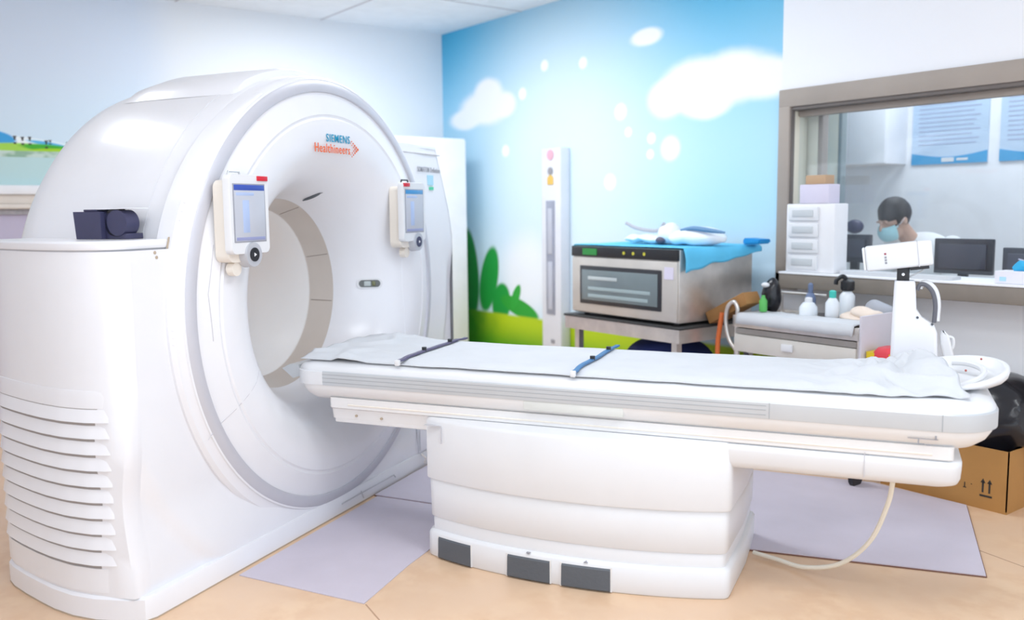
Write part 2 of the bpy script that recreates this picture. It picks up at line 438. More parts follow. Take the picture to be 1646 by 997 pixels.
# ---- control room behind the glass
bm = B(); box(bm, -5.2, 1.6, 6.5, 6.6, 0, 2.9); struct('wall_control_back', bm, WALLW)
bm = B(); box(bm, -5.3, -5.2, 4.8, 6.6, 0, 2.9); struct('wall_control_left', bm, WALLW)
bm = B(); box(bm, -5.3, 1.6, 4.8, 6.6, 2.9, 3.0); struct('ceiling_control', bm, CEILW)
bm = B(); box(bm, 1.5, 1.6, 4.8, 6.5, 0, 2.9); struct('wall_control_right', bm, WALLW)
CRP = mat('cream_paint', (.76, .72, .60), .6)
for nm, x0, x1, y, m in (('trim_5', -3.42, -3.315, 4.82, CRP), ('trim_6', -3.315, -3.283, 4.82, FRAMEM), ('trim_7', -3.60, -3.46, 5.25, CRP), ('trim_8', -3.46, -3.435, 5.25, mat('grey_green_trim', (.25, .30, .31), .6))):
    bm = B(); box(bm, x0, x1, y, y + .06, 0, 2.9, .004); struct(nm, bm, m)

# ================================================================== CT GANTRY (scanner frame)
YC, ZG = 3.46, 1.02
def lathe(bm, prof, a0=0, a1=2 * math.pi, n=128, cy=YC, cz=ZG):
    full = abs(a1 - a0 - 2 * math.pi) < 1e-6
    loops = [[(x, cy + r * math.cos(a0 + (a1 - a0) * k / n), cz + r * math.sin(a0 + (a1 - a0) * k / n)) for k in range(n if full else n + 1)] for r, x in prof]
    return loft(bm, loops, close=full, cap0=False, cap1=False)
G = thing('ct_scanner', 'big white ring-shaped body scanner with round bore and two touch screens', 'scanner', (-2.7, YC, 0), True)
FACE = [(.895, -2.300), (.80, -2.275), (.793, -2.279), (.787, -2.279), (.78, -2.273), (.72, -2.270), (.66, -2.278), (.60, -2.305), (.55, -2.35), (.51, -2.41), (.48, -2.47), (.455, -2.53), (.442, -2.58), (.438, -2.60)]
def fx(r):
    for (r0, x0), (r1, x1) in zip(FACE, FACE[1:]):
        if r1 <= r <= r0: return x0 + (x1 - x0) * (r0 - r) / (r0 - r1)
    return -2.30
bm = B(); lathe(bm, FACE); obj('front_cover', bm, WHITE, G, 30)
bm = B(); lathe(bm, [(.893, -2.303), (.897, -2.292), (.902, -2.290), (.942, -2.300), (.948, -2.306)]); obj('silver_ring', bm, RINGGREY, G)
bm = B(); lathe(bm, [(.945, -2.302), (.952, -2.303), (.962, -2.318), (.966, -2.345), (.967, -2.40)]); obj('ring_housing', bm, WHITE, G)
bm = B(); lathe(bm, [(.966, -2.395), (.970, -2.41), (.970, -2.5), (.968, -2.7), (.966, -2.90), (.958, -3.06), (.94, -3.14), (.90, -3.20), (.82, -3.25), (.72, -3.27)]); obj('drum_cover', bm, WHITE, G)
# collar where the ring sits in the left cabinet front
bm = B(); loops = []
for k in range(81):
    d_ = 118 + (305 - 118) * k / 80; a = math.radians(d_); e = .036 * sstep(118, 165, d_) * (1 - sstep(290, 305, d_))
    loops.append([(x, YC + r * math.cos(a), ZG + r * math.sin(a)) for r, x in ((.955, -2.306), (.962, -2.312), (.963 + e * .7, -2.316), (.965 + e, -2.330), (.966 + e, -2.40))])
loft(bm, loops, close=False); obj('ring_collar', bm, WHITE, G)
bm = B(); lathe(bm, [(1.0005, -2.343), (1.004, -2.340), (1.006, -2.346)], math.radians(163), math.radians(262), 60); obj('housing_seam', bm, SEAMW, G)
bm = B(); lathe(bm, [(.9685, -2.499), (.9712, -2.50), (.9685, -2.501)], math.radians(30), math.radians(190)); obj('drum_seam', bm, mat('faint_seam', (.66, .66, .70), .5), G)
bm = B(); lathe(bm, [(.438, -2.598), (.434, -2.61), (.402, -2.70), (.395, -2.715)]); obj('bore_window', bm, GREIGE, G)
for a in (22, 66, -10):   # joints between the panels of the bore liner
    aa = math.radians(a); bm = B()
    tube(bm, [(-2.605, YC + .436 * math.cos(aa), ZG + .436 * math.sin(aa)), (-2.705, YC + .400 * math.cos(aa), ZG + .400 * math.sin(aa))], .002, 6)
    obj('liner_joint', bm, mat('liner_joint', (.26, .22, .19), .5), G)
bm = B(); lathe(bm, [(.396, -2.712), (.394, -2.72), (.394, -3.0), (.45, -3.16), (.60, -3.25), (.72, -3.27)]); obj('rear_cover', bm, mat('bore_white', (.90, .89, .88), .35, vary=.01), G)
# shell on top of the drum
bm = B()
a0, a1 = math.radians(63), math.radians(119)
loops = []
for k in range(41):
    t = k / 40; a = a0 + (a1 - a0) * t; e = min(1, min(t, 1 - t) * 9); h = .034 * (1 - (1 - e) ** 2)
    L = []
    for r, x in ((.966, -2.42), (.966 + h * .9, -2.427), (.970 + h, -2.45), (.969 + h, -2.72), (.967 + h, -2.90), (.962 + h * .6, -3.0), (.955, -3.04)):
        L.append((x, YC + r * math.cos(a), ZG + r * math.sin(a)))
    loops.append(L)
loft(bm, loops, close=False); obj('top_cover', bm, WHITE, G)
# left side cabinet with louvres
PL = [(-2.352, 2.95), (-2.352, 2.36), (-2.353, 2.32), (-2.360, 2.285), (-2.378, 2.258), (-2.41, 2.236), (-2.48, 2.216), (-2.58, 2.212), (-2.69, 2.228), (-2.79, 2.252), (-2.90, 2.284), (-3.0, 2.318), (-3.05, 2.345), (-3.06, 2.40), (-3.06, 2.95)]
def skirt_x(y, z):
    r = math.hypot(y - YC, z - ZG)
    return -2.340 + .034 * (1 - sstep(.09, .40, z)) - .020 * sstep(1.225, 1.290, r) * (1 - sstep(.95, 1.2, z))
bm = B(); rows = []
for k in range(25):
    z = .085 + (1.272 - .085) * k / 24; q = list(PL[2:]); kk = 1 - sstep(.60, .86, z)
    x2 = skirt_x(2.315, z); q[0] = (x2, 2.318)
    dx = x2 + 2.353
    q[1] = (q[1][0] + dx + .012 * kk, q[1][1] - .010 * kk); q[2] = (q[2][0] + dx * .9 + .020 * kk, q[2][1] - .016 * kk); q[3] = (q[3][0] + dx * .5, q[3][1] - .005 * kk)
    rows.append([(*p, z) for p in q])
loft(bm, rows, close=False); obj('side_cabinet', bm, WHITE, G, 60)
PT = [(-2.352, 2.50)] + PL[1:-1] + [(-3.06, 2.60)]
def outset(p, d, c=(-2.7, 2.8)):
    v = Vector((p[0] - c[0], p[1] - c[1])); v = v.normalized() * d; return (p[0] + v.x, p[1] + v.y)
bm = B(); loft(bm, [[(*outset(p, .004), 1.278) for p in PT], [(*outset(p, .006), 1.283) for p in PT], [(*outset(p, .006), 1.300) for p in PT], [(*outset(p, .0), 1.307) for p in PT]]); obj('cabinet_top', bm, WHITE, G, 30)
bm = B(); loft(bm, [[(*outset(p, -.002), 1.270) for p in PT], [(*outset(p, -.002), 1.280) for p in PT]]); obj('top_gap', bm, SEAM, G, 30)
def side_pt(t):   # along the bulging side from its front corner (t=0) to the rear (t=1)
    q = PL[4:13]; s = t * (len(q) - 1); i = min(int(s), len(q) - 2); f = s - i
    return (q[i][0] + (q[i + 1][0] - q[i][0]) * f, q[i][1] + (q[i + 1][1] - q[i][1]) * f)
def side_n(t):
    a, b = side_pt(max(0, t - .03)), side_pt(min(1, t + .03)); d = Vector((b[0] - a[0], b[1] - a[1])).normalized()
    return (d.y, -d.x) if -d.x < 0 or d.y < 0 else (-d.y, d.x)
def strip(bm, t0, t1, prof, n=24):
    loops = []
    for k in range(n + 1):
        t = t0 + (t1 - t0) * k / n; p = side_pt(t); nx, ny = side_n(t)
        if ny > 0: nx, ny = -nx, -ny
        loops.append([(p[0] + nx * o_, p[1] + ny * o_, z) for o_, z in prof])
    return loft(bm, loops)
bm = B(); strip(bm, .02, 1.0, [(-.004, .81), (.0015, .805), (.004, .785), (.004, .745), (-.004, .745)]); obj('vent_rim', bm, WHITE, G)
bm = B(); strip(bm, .02, 1.0, [(-.004, .185), (.005, .185), (.005, .10), (-.004, .095)]); obj('vent_rim', bm, WHITE, G)
bm = B(); strip(bm, .02, .09, [(-.004, .745), (.005, .745), (.005, .185), (-.004, .185)], 4); obj('vent_rim', bm, WHITE, G)
bm = B(); strip(bm, .09, 1.0, [(-.006, .745), (.0025, .745), (.0025, .185), (-.006, .185)]); obj('vent_shade_back', bm, mat('vent_shade', (.33, .30, .29), .6), G)  # dark colour paints the shadow lines between the louvres
for k in range(10):
    z1 = .742 - k * .0555
    bm = B(); strip(bm, .092, .995, [(0, z1), (.0035, z1), (.011, z1 - .040), (.0118, z1 - .0440), (.009, z1 - .0448), (0, z1 - .040)]); obj('louvre', bm, WHITE, G)
# front skirt either side of and below the ring
def skirt(y0, y1, ztop, name, ny=40, nz=40, lean=False):
    bm = B(); rows = []
    for j in range(nz + 1):
        row = []
        for i in range(ny + 1):
            y = y0 + (y1 - y0) * i / ny; z = .085 + (ztop - .085) * j / nz
            r = math.hypot(y - YC, z - ZG)
            x = skirt_x(y, z)
            row.append((x, y, z))
        rows.append(row)
    loft(bm, rows, close=False)
    dl = [f for f in bm.faces if all(math.hypot(v.co.y - YC, v.co.z - ZG) < .94 for v in f.verts)]
    bmesh.ops.delete(bm, geom=dl, context='FACES')
    if lean:
        for v in bm.verts:
            k = sstep(1.2, 1.95, v.co.z); v.co.x -= .02 * k + .012 * sstep(4.3, 4.75, v.co.y); v.co.y -= .20 * k * sstep(4.1, 4.7, v.co.y)
    return obj(name, bm, WHITE, G, 40)
skirt(2.315, YC, 1.272, 'front_skirt', 80, 80)
skirt(YC, 4.775, 1.742, 'front_skirt', 80, 100, True)
# right side cover, taller, leaning in at the top
PRB = [(-2.350, 4.77), (-2.358, 4.79), (-2.38, 4.805), (-2.5, 4.82), (-2.75, 4.82), (-3.0, 4.80), (-3.05, 4.68), (-3.05, 4.2)]
def taper(p, z):
    k = sstep(1.2, 1.95, z); return (p[0] - .02 * k, p[1] - (.20 * k if p[1] > 4.3 else 0), z)
bm = B(); loft(bm, [[taper(p, z) for p in PRB] for z in (.085, .5, .9, 1.1, 1.25, 1.4, 1.55, 1.68, 1.742)], close=False); obj('side_cover', bm, WHITE, G, 30)
PRT = [(-2.340, 4.10), (-2.350, 4.77)] + PRB[1:-1] + [(-3.05, 4.2)]
bm = B(); loft(bm, [[taper(p, z) for p in PRT] for z in (1.735, 1.745, 1.75)]); obj('side_cover_top', bm, WHITE, G, 30)
bm = B(); tube(bm, [(-2.3545, 4.2, 1.705), (-2.367, 4.66, 1.705)], .004, 6); obj('cover_seam', bm, SEAM, G)
bm = B(); tube(bm, [(-2.351, 4.56, 1.2), (-2.351, 4.60, .9), (-2.351, 4.60, .55)], .002, 6); obj('cover_seam', bm, SEAM, G)
# plinth
PP = [(-2.296, 2.95), (-2.296, 2.30), (-2.31, 2.262), (-2.36, 2.236), (-2.48, 2.206), (-2.58, 2.202), (-2.69, 2.218), (-2.79, 2.244), (-2.90, 2.276), (-3.0, 2.31), (-3.06, 2.34), (-3.07, 2.45), (-3.07, 4.7), (-3.0, 4.82), (-2.5, 4.83), (-2.32, 4.81), (-2.296, 4.76)]
bm = B(); loft(bm, [[(*p, 0) for p in PP], [(*p, .078) for p in PP], [(*outset(p, -.008, (-2.7, 3.46)), .088) for p in PP]]); obj('plinth', bm, WHITE, G, 30)
bm = B(); prism(bm, [outset(p, .0006, (-2.7, 3.46)) for p in PP], 'z', 0, .006); obj('floor_seam', bm, SEAMW, G, 30)
bm = B(); box(bm, -2.296, -2.286, 4.22, 4.62, .10, .235, .006); box(bm, -2.31, -2.296, 4.22, 4.7, .09, .24, .004); obj('access_flap', bm, WHITE, G)
for y in (4.23, 4.30):
    bm = B(); tube(bm, [(-2.29, y, .085), (-2.27, y + .012, .06), (-2.285, y + .024, .03)], .0045, 6); obj('latch', bm, CREAM, G)
bm = B(); tube(bm, [(-2.29, 3.45, .05), (-2.29, 3.93, .052), (-2.292, 3.95, .035)], .003, 6); tube(bm, [(-2.291, 3.62, .06), (-2.291, 3.64, .02)], .0025, 6); obj('plinth_seam', bm, SEAM, G)
# seams on the front face
def face_line(pts, r=.0013, m=SEAM, name='panel_seam'):
    bm = B(); P = []
    for i in range(len(pts) - 1):
        for k in range(8):
            t = k / 8; y = pts[i][0] + (pts[i + 1][0] - pts[i][0]) * t; z = pts[i][1] + (pts[i + 1][1] - pts[i][1]) * t
            P.append((fx(math.hypot(y - YC, z - ZG)), y, z))
    tube(bm, P, r, 6); obj(name, bm, m, G)
face_line([(2.60, .56), (2.86, .73), (3.0, .83)])
face_line([(2.66, 1.28), (2.62, 1.1), (2.635, .9)], .0016)
face_line([(4.07, 1.20), (4.08, .9), (4.06, .72)], .0018, WALLW)
face_line([(2.98, 1.2), (2.985, .98)], .0013, WALLW)
# laser slot above the bore, intercom window, small screws
bm = B(); P = curve([(-2.540, 3.580, 1.448), (-2.505, 3.594, 1.463), (-2.475, 3.602, 1.476), (-2.445, 3.607, 1.484)], 3)
tube(bm, P, [.002, .005, .007, .008, .009, .009, .008, .006, .002, .001][:len(P)], 8); obj('laser_slot', bm, DARK, G)
fxm = fx(.27)
def pill(bm, x, yc, zc, w_, h_, d, n=10):
    L = []
    for k in range(2 * n + 2):
        a = math.pi / 2 + math.pi * (k if k <= n else k - 1) / n
        L.append((yc + (-(w_ - h_) / 2 if k <= n else (w_ - h_) / 2) + h_ / 2 * math.cos(a), zc + h_ / 2 * math.sin(a)))
    return prism(bm, L, 'x', x, x + d)
# the intercom sits on the flank of the funnel on the far side
def on_funnel(bm):
    bmesh.ops.rotate(bm, verts=bm.verts, cent=(0, 0, 0), matrix=Matrix.Rotation(math.radians(-60), 3, 'Z'))
    bmesh.ops.translate(bm, verts=bm.verts, vec=(-2.422, 3.963, 1.030)); return bm
bm = B(); pill(bm, -.014, 0, 0, .130, .052, .017); ic = obj('intercom', on_funnel(bm), TABLEW, G)
bm = B(); pill(bm, .002, 0, 0, .108, .036, .004); obj('intercom_grille', on_funnel(bm), mat('grille_grey', (.13, .14, .14), .4), ic)
bm = B(); box(bm, .005, .008, -.028, .006, -.013, .013, .003); obj('intercom_lens', on_funnel(bm), mat('lens_pale', (.45, .5, .5), .2), ic)
bm = B(); box(bm, .005, .008, .012, .03, -.012, .012, .003); obj('intercom_lens', on_funnel(bm), mat('lens_olive', (.16, .17, .08), .2), ic)
for (x, y, z) in ((-2.347, 2.425, 1.262), (-2.347, 2.432, 1.245)):
    bm = B(); cyl(bm, (x + .005, y, z), .006, .004, 'x', 10); obj('screw', bm, SEAMW, G)
bm = B(); cyl(bm, (-2.62, YC + .970 * math.cos(math.radians(160)), ZG + .970 * math.sin(math.radians(160))), .006, .006, 'x', 10); obj('screw', bm, DARK, G)
for a, r in ((155, .985), (157, .985), (159, .985), (182, .985), (183.5, .985), (185, .985)):
    aa = math.radians(a); y, z = YC + r * math.cos(aa), ZG + r * math.sin(aa); bm = B(); box(bm, -2.33, -2.3165, y - .011, y + .011, z - .003, z + .003, .001); obj('printed_mark', bm, WALLW, G)
# control panels with their screens, on short brackets
def panel(y0, y1, z0, z1, turn, red_left):
    x0 = -2.275; yc = (y0 + y1) / 2
    bm = B(); prism(bm, rrect(y0 + .012, y1 - .045, z0 - .03, z1 - .02, .03), 'x', x0, x0 + .06); br = obj('panel_bracket', bm, CREAM, G)  # cream bracket colour stands in for the shadow behind the panel
    X = x0 + .055
    L = rrect(y0, y1, z0, z1, .022)
    bm = B(); loft(bm, [[(X, *p) for p in L], [(X + .022, *p) for p in L], [(X + .030, yc + (p[0] - yc) * .97, (z0 + z1) / 2 + (p[1] - (z0 + z1) / 2) * .985) for p in L]])
    pa = obj('control_panel', bm, TABLEW, G)
    w_, h_ = y1 - y0, z1 - z0
    def flat(nm, a, b, c, d, m, dx=.0325):
        bm = B(); box(bm, X + .028, X + dx, y0 + w_ * a, y0 + w_ * b, z0 + h_ * c, z0 + h_ * d, .0008); return obj(nm, bm, m, pa)
    flat('screen_bezel', .075, .895, .15, .885, mat('bezel_grey', (.30, .31, .36), .4), .0318)
    flat('screen', .10, .875, .165, .87, SCRB)
    flat('screen_header', .10, .875, .80, .87, SCRH if not red_left else mat('screen_header_blue', (.05, .24, .50), .3, emit=.12), .0328)
    flat('screen_text', .14, .60, .735, .775, mat('screen_pale', (.38, .47, .68), .35, emit=.06), .0328); flat('screen_text', .30, .47, .27, .68, mat('screen_pale', (.38, .47, .68), .35, emit=.06), .0328); flat('screen_footer', .12, .86, .172, .215, mat('screen_footer', (.26, .28, .46), .3, emit=.06), .0328)
    ra, rb = ((.03, .27) if red_left else (.70, .96))
    flat('stop_button', ra, rb, .925, .985, RED, .036)
    bm = B(); cy, cz = y0 + w_ * (.60 if red_left else .52), z0 - h_ * .01
    cyl(bm, (X - .004, cy, cz), .049, .042, 'x', 32, .045); pk = obj('jog_dial', bm, mat('dial_silver', (.52, .53, .57), .4, metal=.2), pa)
    bm = B(); cyl(bm, (X + .0365, cy, cz), .026, .005, 'x', 24); obj('dial_ring', bm, BLACK if not red_left else NAVY, pk)
    bm = B(); prism(bm, [(cy - .005, cz - .007), (cy + .008, cz), (cy - .005, cz + .007)], 'x', X + .041, X + .043); obj('dial_arrow', bm, WALLW, pk)
    bm = B(); cyl(bm, (x0 + .02, cy - .05, z0 - .055), .026, .03, 'x', 20); obj('bracket_boss', bm, CREAM, br)
    bm = B(); tube(bm, [(X + .01, y0 + w_ * .08, z1 - .002), (X + .01, y0 + w_ * .10, z1 + .010), (X + .01, y0 + w_ * .36, z1 + .010), (X + .01, y0 + w_ * .38, z1 - .002)], .004, 8)
    obj('panel_loop', bm, BLACK if red_left else RAILGREY, pa)
panel(2.645, 2.868, 1.243, 1.536, 0, False)
panel(3.915, 4.145, 1.243, 1.536, 0, True)
# lettering
fxl = -2.2685
bm = text_mesh('SIEMENS', .187, .034, face_x(fxl, 3.388, 1.700)); obj('blue_lettering', bm, INKB, G)
bm = text_mesh('Healthineers', .275, .039, face_x(fxl, 3.299, 1.652)); obj('orange_lettering', bm, INKO, G)
bm = B()
for k in range(5):
    for sg in ((1, -1) if k else (1,)):
        cyl(bm, (fxl, 3.640 - .0125 * k, 1.678 + sg * .0085 * k), .0062 - .0008 * k, .0015, 'x', 10)
        if k < 4: cyl(bm, (fxl, 3.617 - .0125 * k, 1.678 + sg * .0085 * k), .0038 - .0005 * k, .0015, 'x', 10)
obj('orange_dots', bm, INKO, G)
bm = text_mesh('SOMATOM Definition', .285, .028, Matrix(((-.036, 0, 1, -2.3495), (1, 0, 0, 4.365), (0, 1, 0, 1.605), (0, 0, 0, 1)))); obj('grey_lettering', bm, INKG, G)
bm = B(); box(bm, -2.37, -2.3525, 4.49, 4.555, 1.535, 1.59); obj('label_sticker', bm, LBLUE, G)
bm = B(); box(bm, -2.37, -2.3520, 4.505, 4.555, 1.508, 1.526); obj('label_sticker', bm, LGREEN, G)

# dark instrument on top of the left cabinet
D = thing('camera_unit', 'dark navy boxy unit with round disc standing on the left cabinet shoulder', 'equipment', (-2.60, 2.46, 1.3075), True)
bm = B(); prism(bm, [(-2.695, 1.3075), (-2.575, 1.3075), (-2.575, 1.405), (-2.705, 1.405)], 'y', 2.42, 2.52); obj('body', bm, NAVY, D)
bm = B(); box(bm, -2.665, -2.60, 2.43, 2.51, 1.405, 1.413, .002); obj('lid', bm, NAVY, D)
bm = B(); box(bm, -2.575, -2.48, 2.44, 2.52, 1.3075, 1.328, .002); box(bm, -2.575, -2.55, 2.44, 2.52, 1.328, 1.40); obj('foot', bm, NAVY, D)
bm = B(); cyl(bm, (-2.516, 2.435, 1.365), .046, .06, 'y', 32); dd = obj('disc', bm, NAVY, D)
bm = B(); cyl(bm, (-2.53, 2.44, 1.367), .05, .03, 'y', 32); obj('disc_rim', bm, BLACK, dd)
bm = B(); prism(bm, [(-2.60, 1.4125), (-2.46, 1.4145), (-2.46, 1.417), (-2.60, 1.416)], 'y', 2.43, 2.53); obj('paper_flap', bm, WALLW, D)

# ================================================================== PATIENT TABLE
T = thing('patient_table', 'long white scanner couch on a stepped pedestal with grey side rail', 'table', (-1.08, 3.49, 0), True)
Y0, Y1 = 3.135, 3.855
RR = [.17, .10, .10, .17]
def tloop(ins, z, x0=-2.315, x1=.355): return [(p[0], p[1], z) for p in rrect(x0 + ins, x1 - ins, Y0 + ins, Y1 - ins, [max(.02, r - ins) for r in RR], 10)]
bm = B(); loft(bm, [tloop(.003, .734), tloop(.004, .745), tloop(.018, .757), tloop(.055, .771), tloop(.075, .772), tloop(.11, .766)]); obj('tabletop', bm, TABLEW, T, 50)
bm = B(); loft(bm, [tloop(.012, .672), tloop(.012, .74)]); obj('rail_core', bm, TABLEW, T)
# side rail wraps the near edge, the foot end and the far edge
full = rrect(-2.315, .355, Y0, Y1, RR, 10)
def rail(sel, prof, name, m, parent=T):
    bm = B(); L = []
    for i in range(len(sel)):
        a, b = Vector(sel[max(0, i - 1)]), Vector(sel[min(len(sel) - 1, i + 1)]); d = (b - a).normalized(); nrm = Vector((d.y, -d.x))
        L.append([(sel[i][0] + nrm.x * o_, sel[i][1] + nrm.y * o_, z) for o_, z in prof])
    loft(bm, L); return obj(name, bm, m, parent, 30)
near = [(-2.155 + (.185 + 2.155) * k / 30, Y0) for k in range(31)]
endc = full[33:44] + full[0:11]
far = [(.185 - (.185 + 2.155) * k / 10, Y1) for k in range(11)]
path = near + endc[1:-1] + far
RP = [(-.012, .676), (.003, .676), (.004, .680), (.004, .731), (.001, .735), (-.012, .735)]
rl = rail(path, RP, 'side_rail', RAILGREY)
nr = [p for p in near if p[0] < -.35]
for z in (.690, .707, .722):
    rail(nr, [(.003, z - .0018), (.0048, z - .0012), (.0048, z + .0012), (.003, z + .0018)], 'rail_groove', RAILDARK, rl)
for x in (-.35, .185):
    bm = B(); box(bm, x - .0012, x + .0012, Y0 - .0052, Y0 - .003, .678, .733); obj('rail_joint', bm, RAILDARK, rl)
nose = rrect(-2.315, .355, Y0, Y1, RR, 10)[22:33] + [(-2.155, Y0)]
rail([(-2.315, 3.49)] + nose, RP, 'rail_end_cap', TABLEW)
# small angled leaf at the head end
bm = B(); prism(bm, [(-2.30, .70), (-2.315, .745), (-2.36, .745), (-2.40, .725), (-2.345, .685)], 'y', 3.19, 3.70); obj('end_flap', bm, RAILGREY, T)
# underside fairing
def uloop(ins, z, x0=-2.30, x1=.345): return tloop(ins, z, x0, x1)
bm = B(); loft(bm, [uloop(.0, .677), uloop(.002, .66), uloop(.018, .635), uloop(.05, .612), uloop(.085, .602), uloop(.12, .60)]); obj('under_cover', bm, WHITE2, T, 50)
bm = B(); box(bm, -1.255, -.865, Y0 - .001, Y0 + .05, .640, .6765, .003); obj('rail_label', bm, mat('pale_grey_panel', (.66, .67, .64), .45), T)
bm = B(); loft(bm, [[(p[0], p[1], z) for p in rrect(-2.145, .225, 3.165 + i, 3.825 - i, .02)] for i, z in ((-.009, .622), (-.009, .580), (.004, .572), (.012, .53))]); obj('carriage', bm, WHITE2, T)
bm = B(); box(bm, -2.13, -.3, 3.178, 3.81, .512, .545, .006); obj('guide_beam', bm, WHITE2, T)
bm = B(); tube(bm, [(-2.05, 3.157, .594), (.16, 3.157, .594)], .004, 6); obj('guide_groove', bm, CREAM, T)
for x, z in ((-2.02, .548), (-1.90, .545)):
    bm = B(); cyl(bm, (x, 3.168, z), .0055, .012, 'y', 10); obj('screw', bm, SEAMW, T)
OB = [(z, i) for z, i in ((.572, .006), (.566, .0), (.55, .0), (.51, .004), (.490, .016), (.480, .04))]
bm = B(); loft(bm, [[(p[0], p[1], z) for p in rrect(-.60, .252 - i * .6, 3.150 + i, 3.84 - i, [.06, .02, .02, .06])] for z, i in OB]); obj('overhang_beam', bm, TABLEW, T, 50)
bm = B(); box(bm, -.0445, -.042, 3.1485, 3.152, .50, .585); obj('beam_joint', bm, SEAM, T)
# couch symbol printed on the side
bm = B(); box(bm, .085, .175, 3.1345, 3.136, .648, .651); box(bm, .165, .170, 3.1345, 3.136, .648, .662); box(bm, .115, .119, 3.1345, 3.136, .632, .648); box(bm, .118, .135, 3.1345, 3.136, .632, .634); box(bm, .14, .155, 3.1345, 3.136, .628, .631)
bmesh.ops.translate(bm, verts=bm.verts, vec=(0, .001, 0)); obj('printed_symbol', bm, INKG, T)
# pedestal: bulging plan, stacked bands
def ped(ins, z):
    x0, x1 = -1.690 + ins, -.478 - ins; pts = []
    n = 26
    for k in range(n + 1):
        t = k / n; x = x0 + .03 + (x1 - x0 - .06) * t; u = (x + 1.08) / .6
        pts.append((x, 3.055 + ins + .085 * u * u + .015 * abs(u) ** 4))
    ye = pts[-1][1]
    pts += [(x1 - .012, ye + .008), (x1 - .002, ye + .022), (x1, ye + .05), (x1 + .01, 3.5)]
    back = [(p[0], 2 * 3.5 - p[1]) for p in pts[::-1][1:]]
    ys = pts[0][1]
    return [(p[0], p[1], z) for p in pts + back + [(x0 + .01, 7 - ys - .01), (x0, 7 - ys - .04), (x0 - .006, 3.5), (x0, ys + .04), (x0 + .01, ys + .01)]]
for nm, bands in (('pedestal_body', [(.0, .325), (-.003, .332), (-.003, .560), (.001, .569), (.010, .575)]), ('pedestal_band', [(.014, .165), (.010, .170), (.007, .318), (.011, .324)]), ('pedestal_band', [(.022, .108), (.018, .112), (.016, .158), (.020, .165)]), ('pedestal_foot', [(.006, .0), (.0, .01), (.0, .098), (.006, .108), (.016, .112)])):
    bm = B(); loft(bm, [ped(i, z) for i, z in bands]); obj(nm, bm, TABLEW, T, 40)
bm = B(); loft(bm, [ped(.004, 0), ped(.004, .003)]); obj('floor_seam', bm, SEAMW, T)
def pfront(x): u = (x + 1.08) / .6; return 3.055 + .085 * u * u + .015 * abs(u) ** 4
for xa, xb in ((-1.627, -1.465), (-1.297, -1.122), (-1.075, -.89)):
    bm = B(); L = []
    for k in range(7):
        x = xa + (xb - xa) * k / 6; y = pfront(x)
        L.append([(x, y - .001, .09), (x, y - .006, .084), (x, y - .0105, .01), (x, y - .004, .004), (x, y + .02, .004), (x, y + .02, .09)])
    loft(bm, L); pd = obj('foot_pedal', bm, DARK, T, 30)
    for yy0 in (xa - .006, xb):
        bm = B(); box(bm, yy0, yy0 + .006, pfront(yy0) - .004, pfront(yy0) + .01, .004, .095); obj('pedal_cheek', bm, WHITE2, pd)
for x, sgn in ((-1.21, -1), (-.983, 1)):
    bm = B(); y = pfront(x) + .009; prism(bm, [(x - .008, .1035), (x + .008, .1035), (x, .1035 + .006)] if sgn > 0 else [(x - .008, .1095), (x, .1035), (x + .008, .1095)], 'y', y - .012, y + .004); obj('printed_arrow', bm, INKG, T)
bm = B(); box(bm, -1.60, -1.598, 3.112, 3.135, .48, .545); box(bm, -1.675, -1.60, 3.118, 3.14, .548, .5495); obj('cover_joint', bm, SEAM, T)

# ---- disposable sheet on the couch
def sheet_z(x, y):
    t = (y - 3.18) / (3.82 - 3.18); e = min(t, 1 - t)
    z = .7775 + .012 * sstep(0, .10, e)
    nv = noise.noise((x * 3, y * 5, 0)); n2 = noise.noise((x * 9, y * 12, 3))
    z += .004 * nv + .0015 * n2
    hl = 1 - sstep(-2.15, -1.85, x)
    z += hl * (.014 * max(0, 1 - abs(noise.noise((x * 6 + y * 3, y * 5 - x * 2, 8))) * 4) + .022 * sstep(.3, .9, t) * (.5 + noise.noise((x * 5, y * 4, 2))))
    hr = sstep(-.35, .02, x)
    rid = 1 - abs(noise.noise((x * 7 + y * 7, (y - x) * 2.2, 5))) * 3.2
    z += hr * (.026 * max(0, rid) * (1 - .7 * sstep(.6, .9, t)) * sstep(0, .10, e) + .008 * noise.noise((x * 16, y * 10, 9)))
    ang = math.atan2(y - 3.86, x - .16); fo = abs(math.sin(ang * 9 + 2.2 * noise.noise((x * 5, y * 5, 6)))) ** 1.5
    z += sstep(-.30, -.02, x) * sstep(0, .08, e) * .017 * (fo - .35) * (1 - .6 * sstep(.7, 1, t))
    z += .048 * sstep(.0, .17, x) * sstep(.05, .5, t) + .012 * sstep(-.25, .0, x) * sstep(.1, .4, t)
    return z
bm = B(); rows = []
NX, NY = 260, 64
for i in range(NX + 1):
    xs = -2.29 + (.205 + 2.29) * i / NX; row = []; x = xs
    xe = sstep(-.05, .2, x)
    for j in range(NY + 1):
        x = xs + sstep(-.2, .205, xs) * (.055 - .16 * j / NY)
        y = 3.172 + xe * .03 + (3.828 - 3.172 - xe * .06) * j / NY
        wob = .006 * noise.noise((x * 8, 0, 4)) * (1 - j / NY)
        row.append((x + .03 * noise.noise((0, y * 11, 1)) * sstep(.05, .2, xs), y + wob, sheet_z(x, y)))
    rows.append(row)
loft(bm, rows, close=False)
SH = single('couch_sheet', bm, SHEET, 'thin white disposable sheet spread over the couch, crumpled at both ends', 'sheet', (-1.0, 3.5, .775), True, angle=180)
md = SH.modifiers.new('thick', 'SOLIDIFY'); md.thickness = .003; md.offset = -1
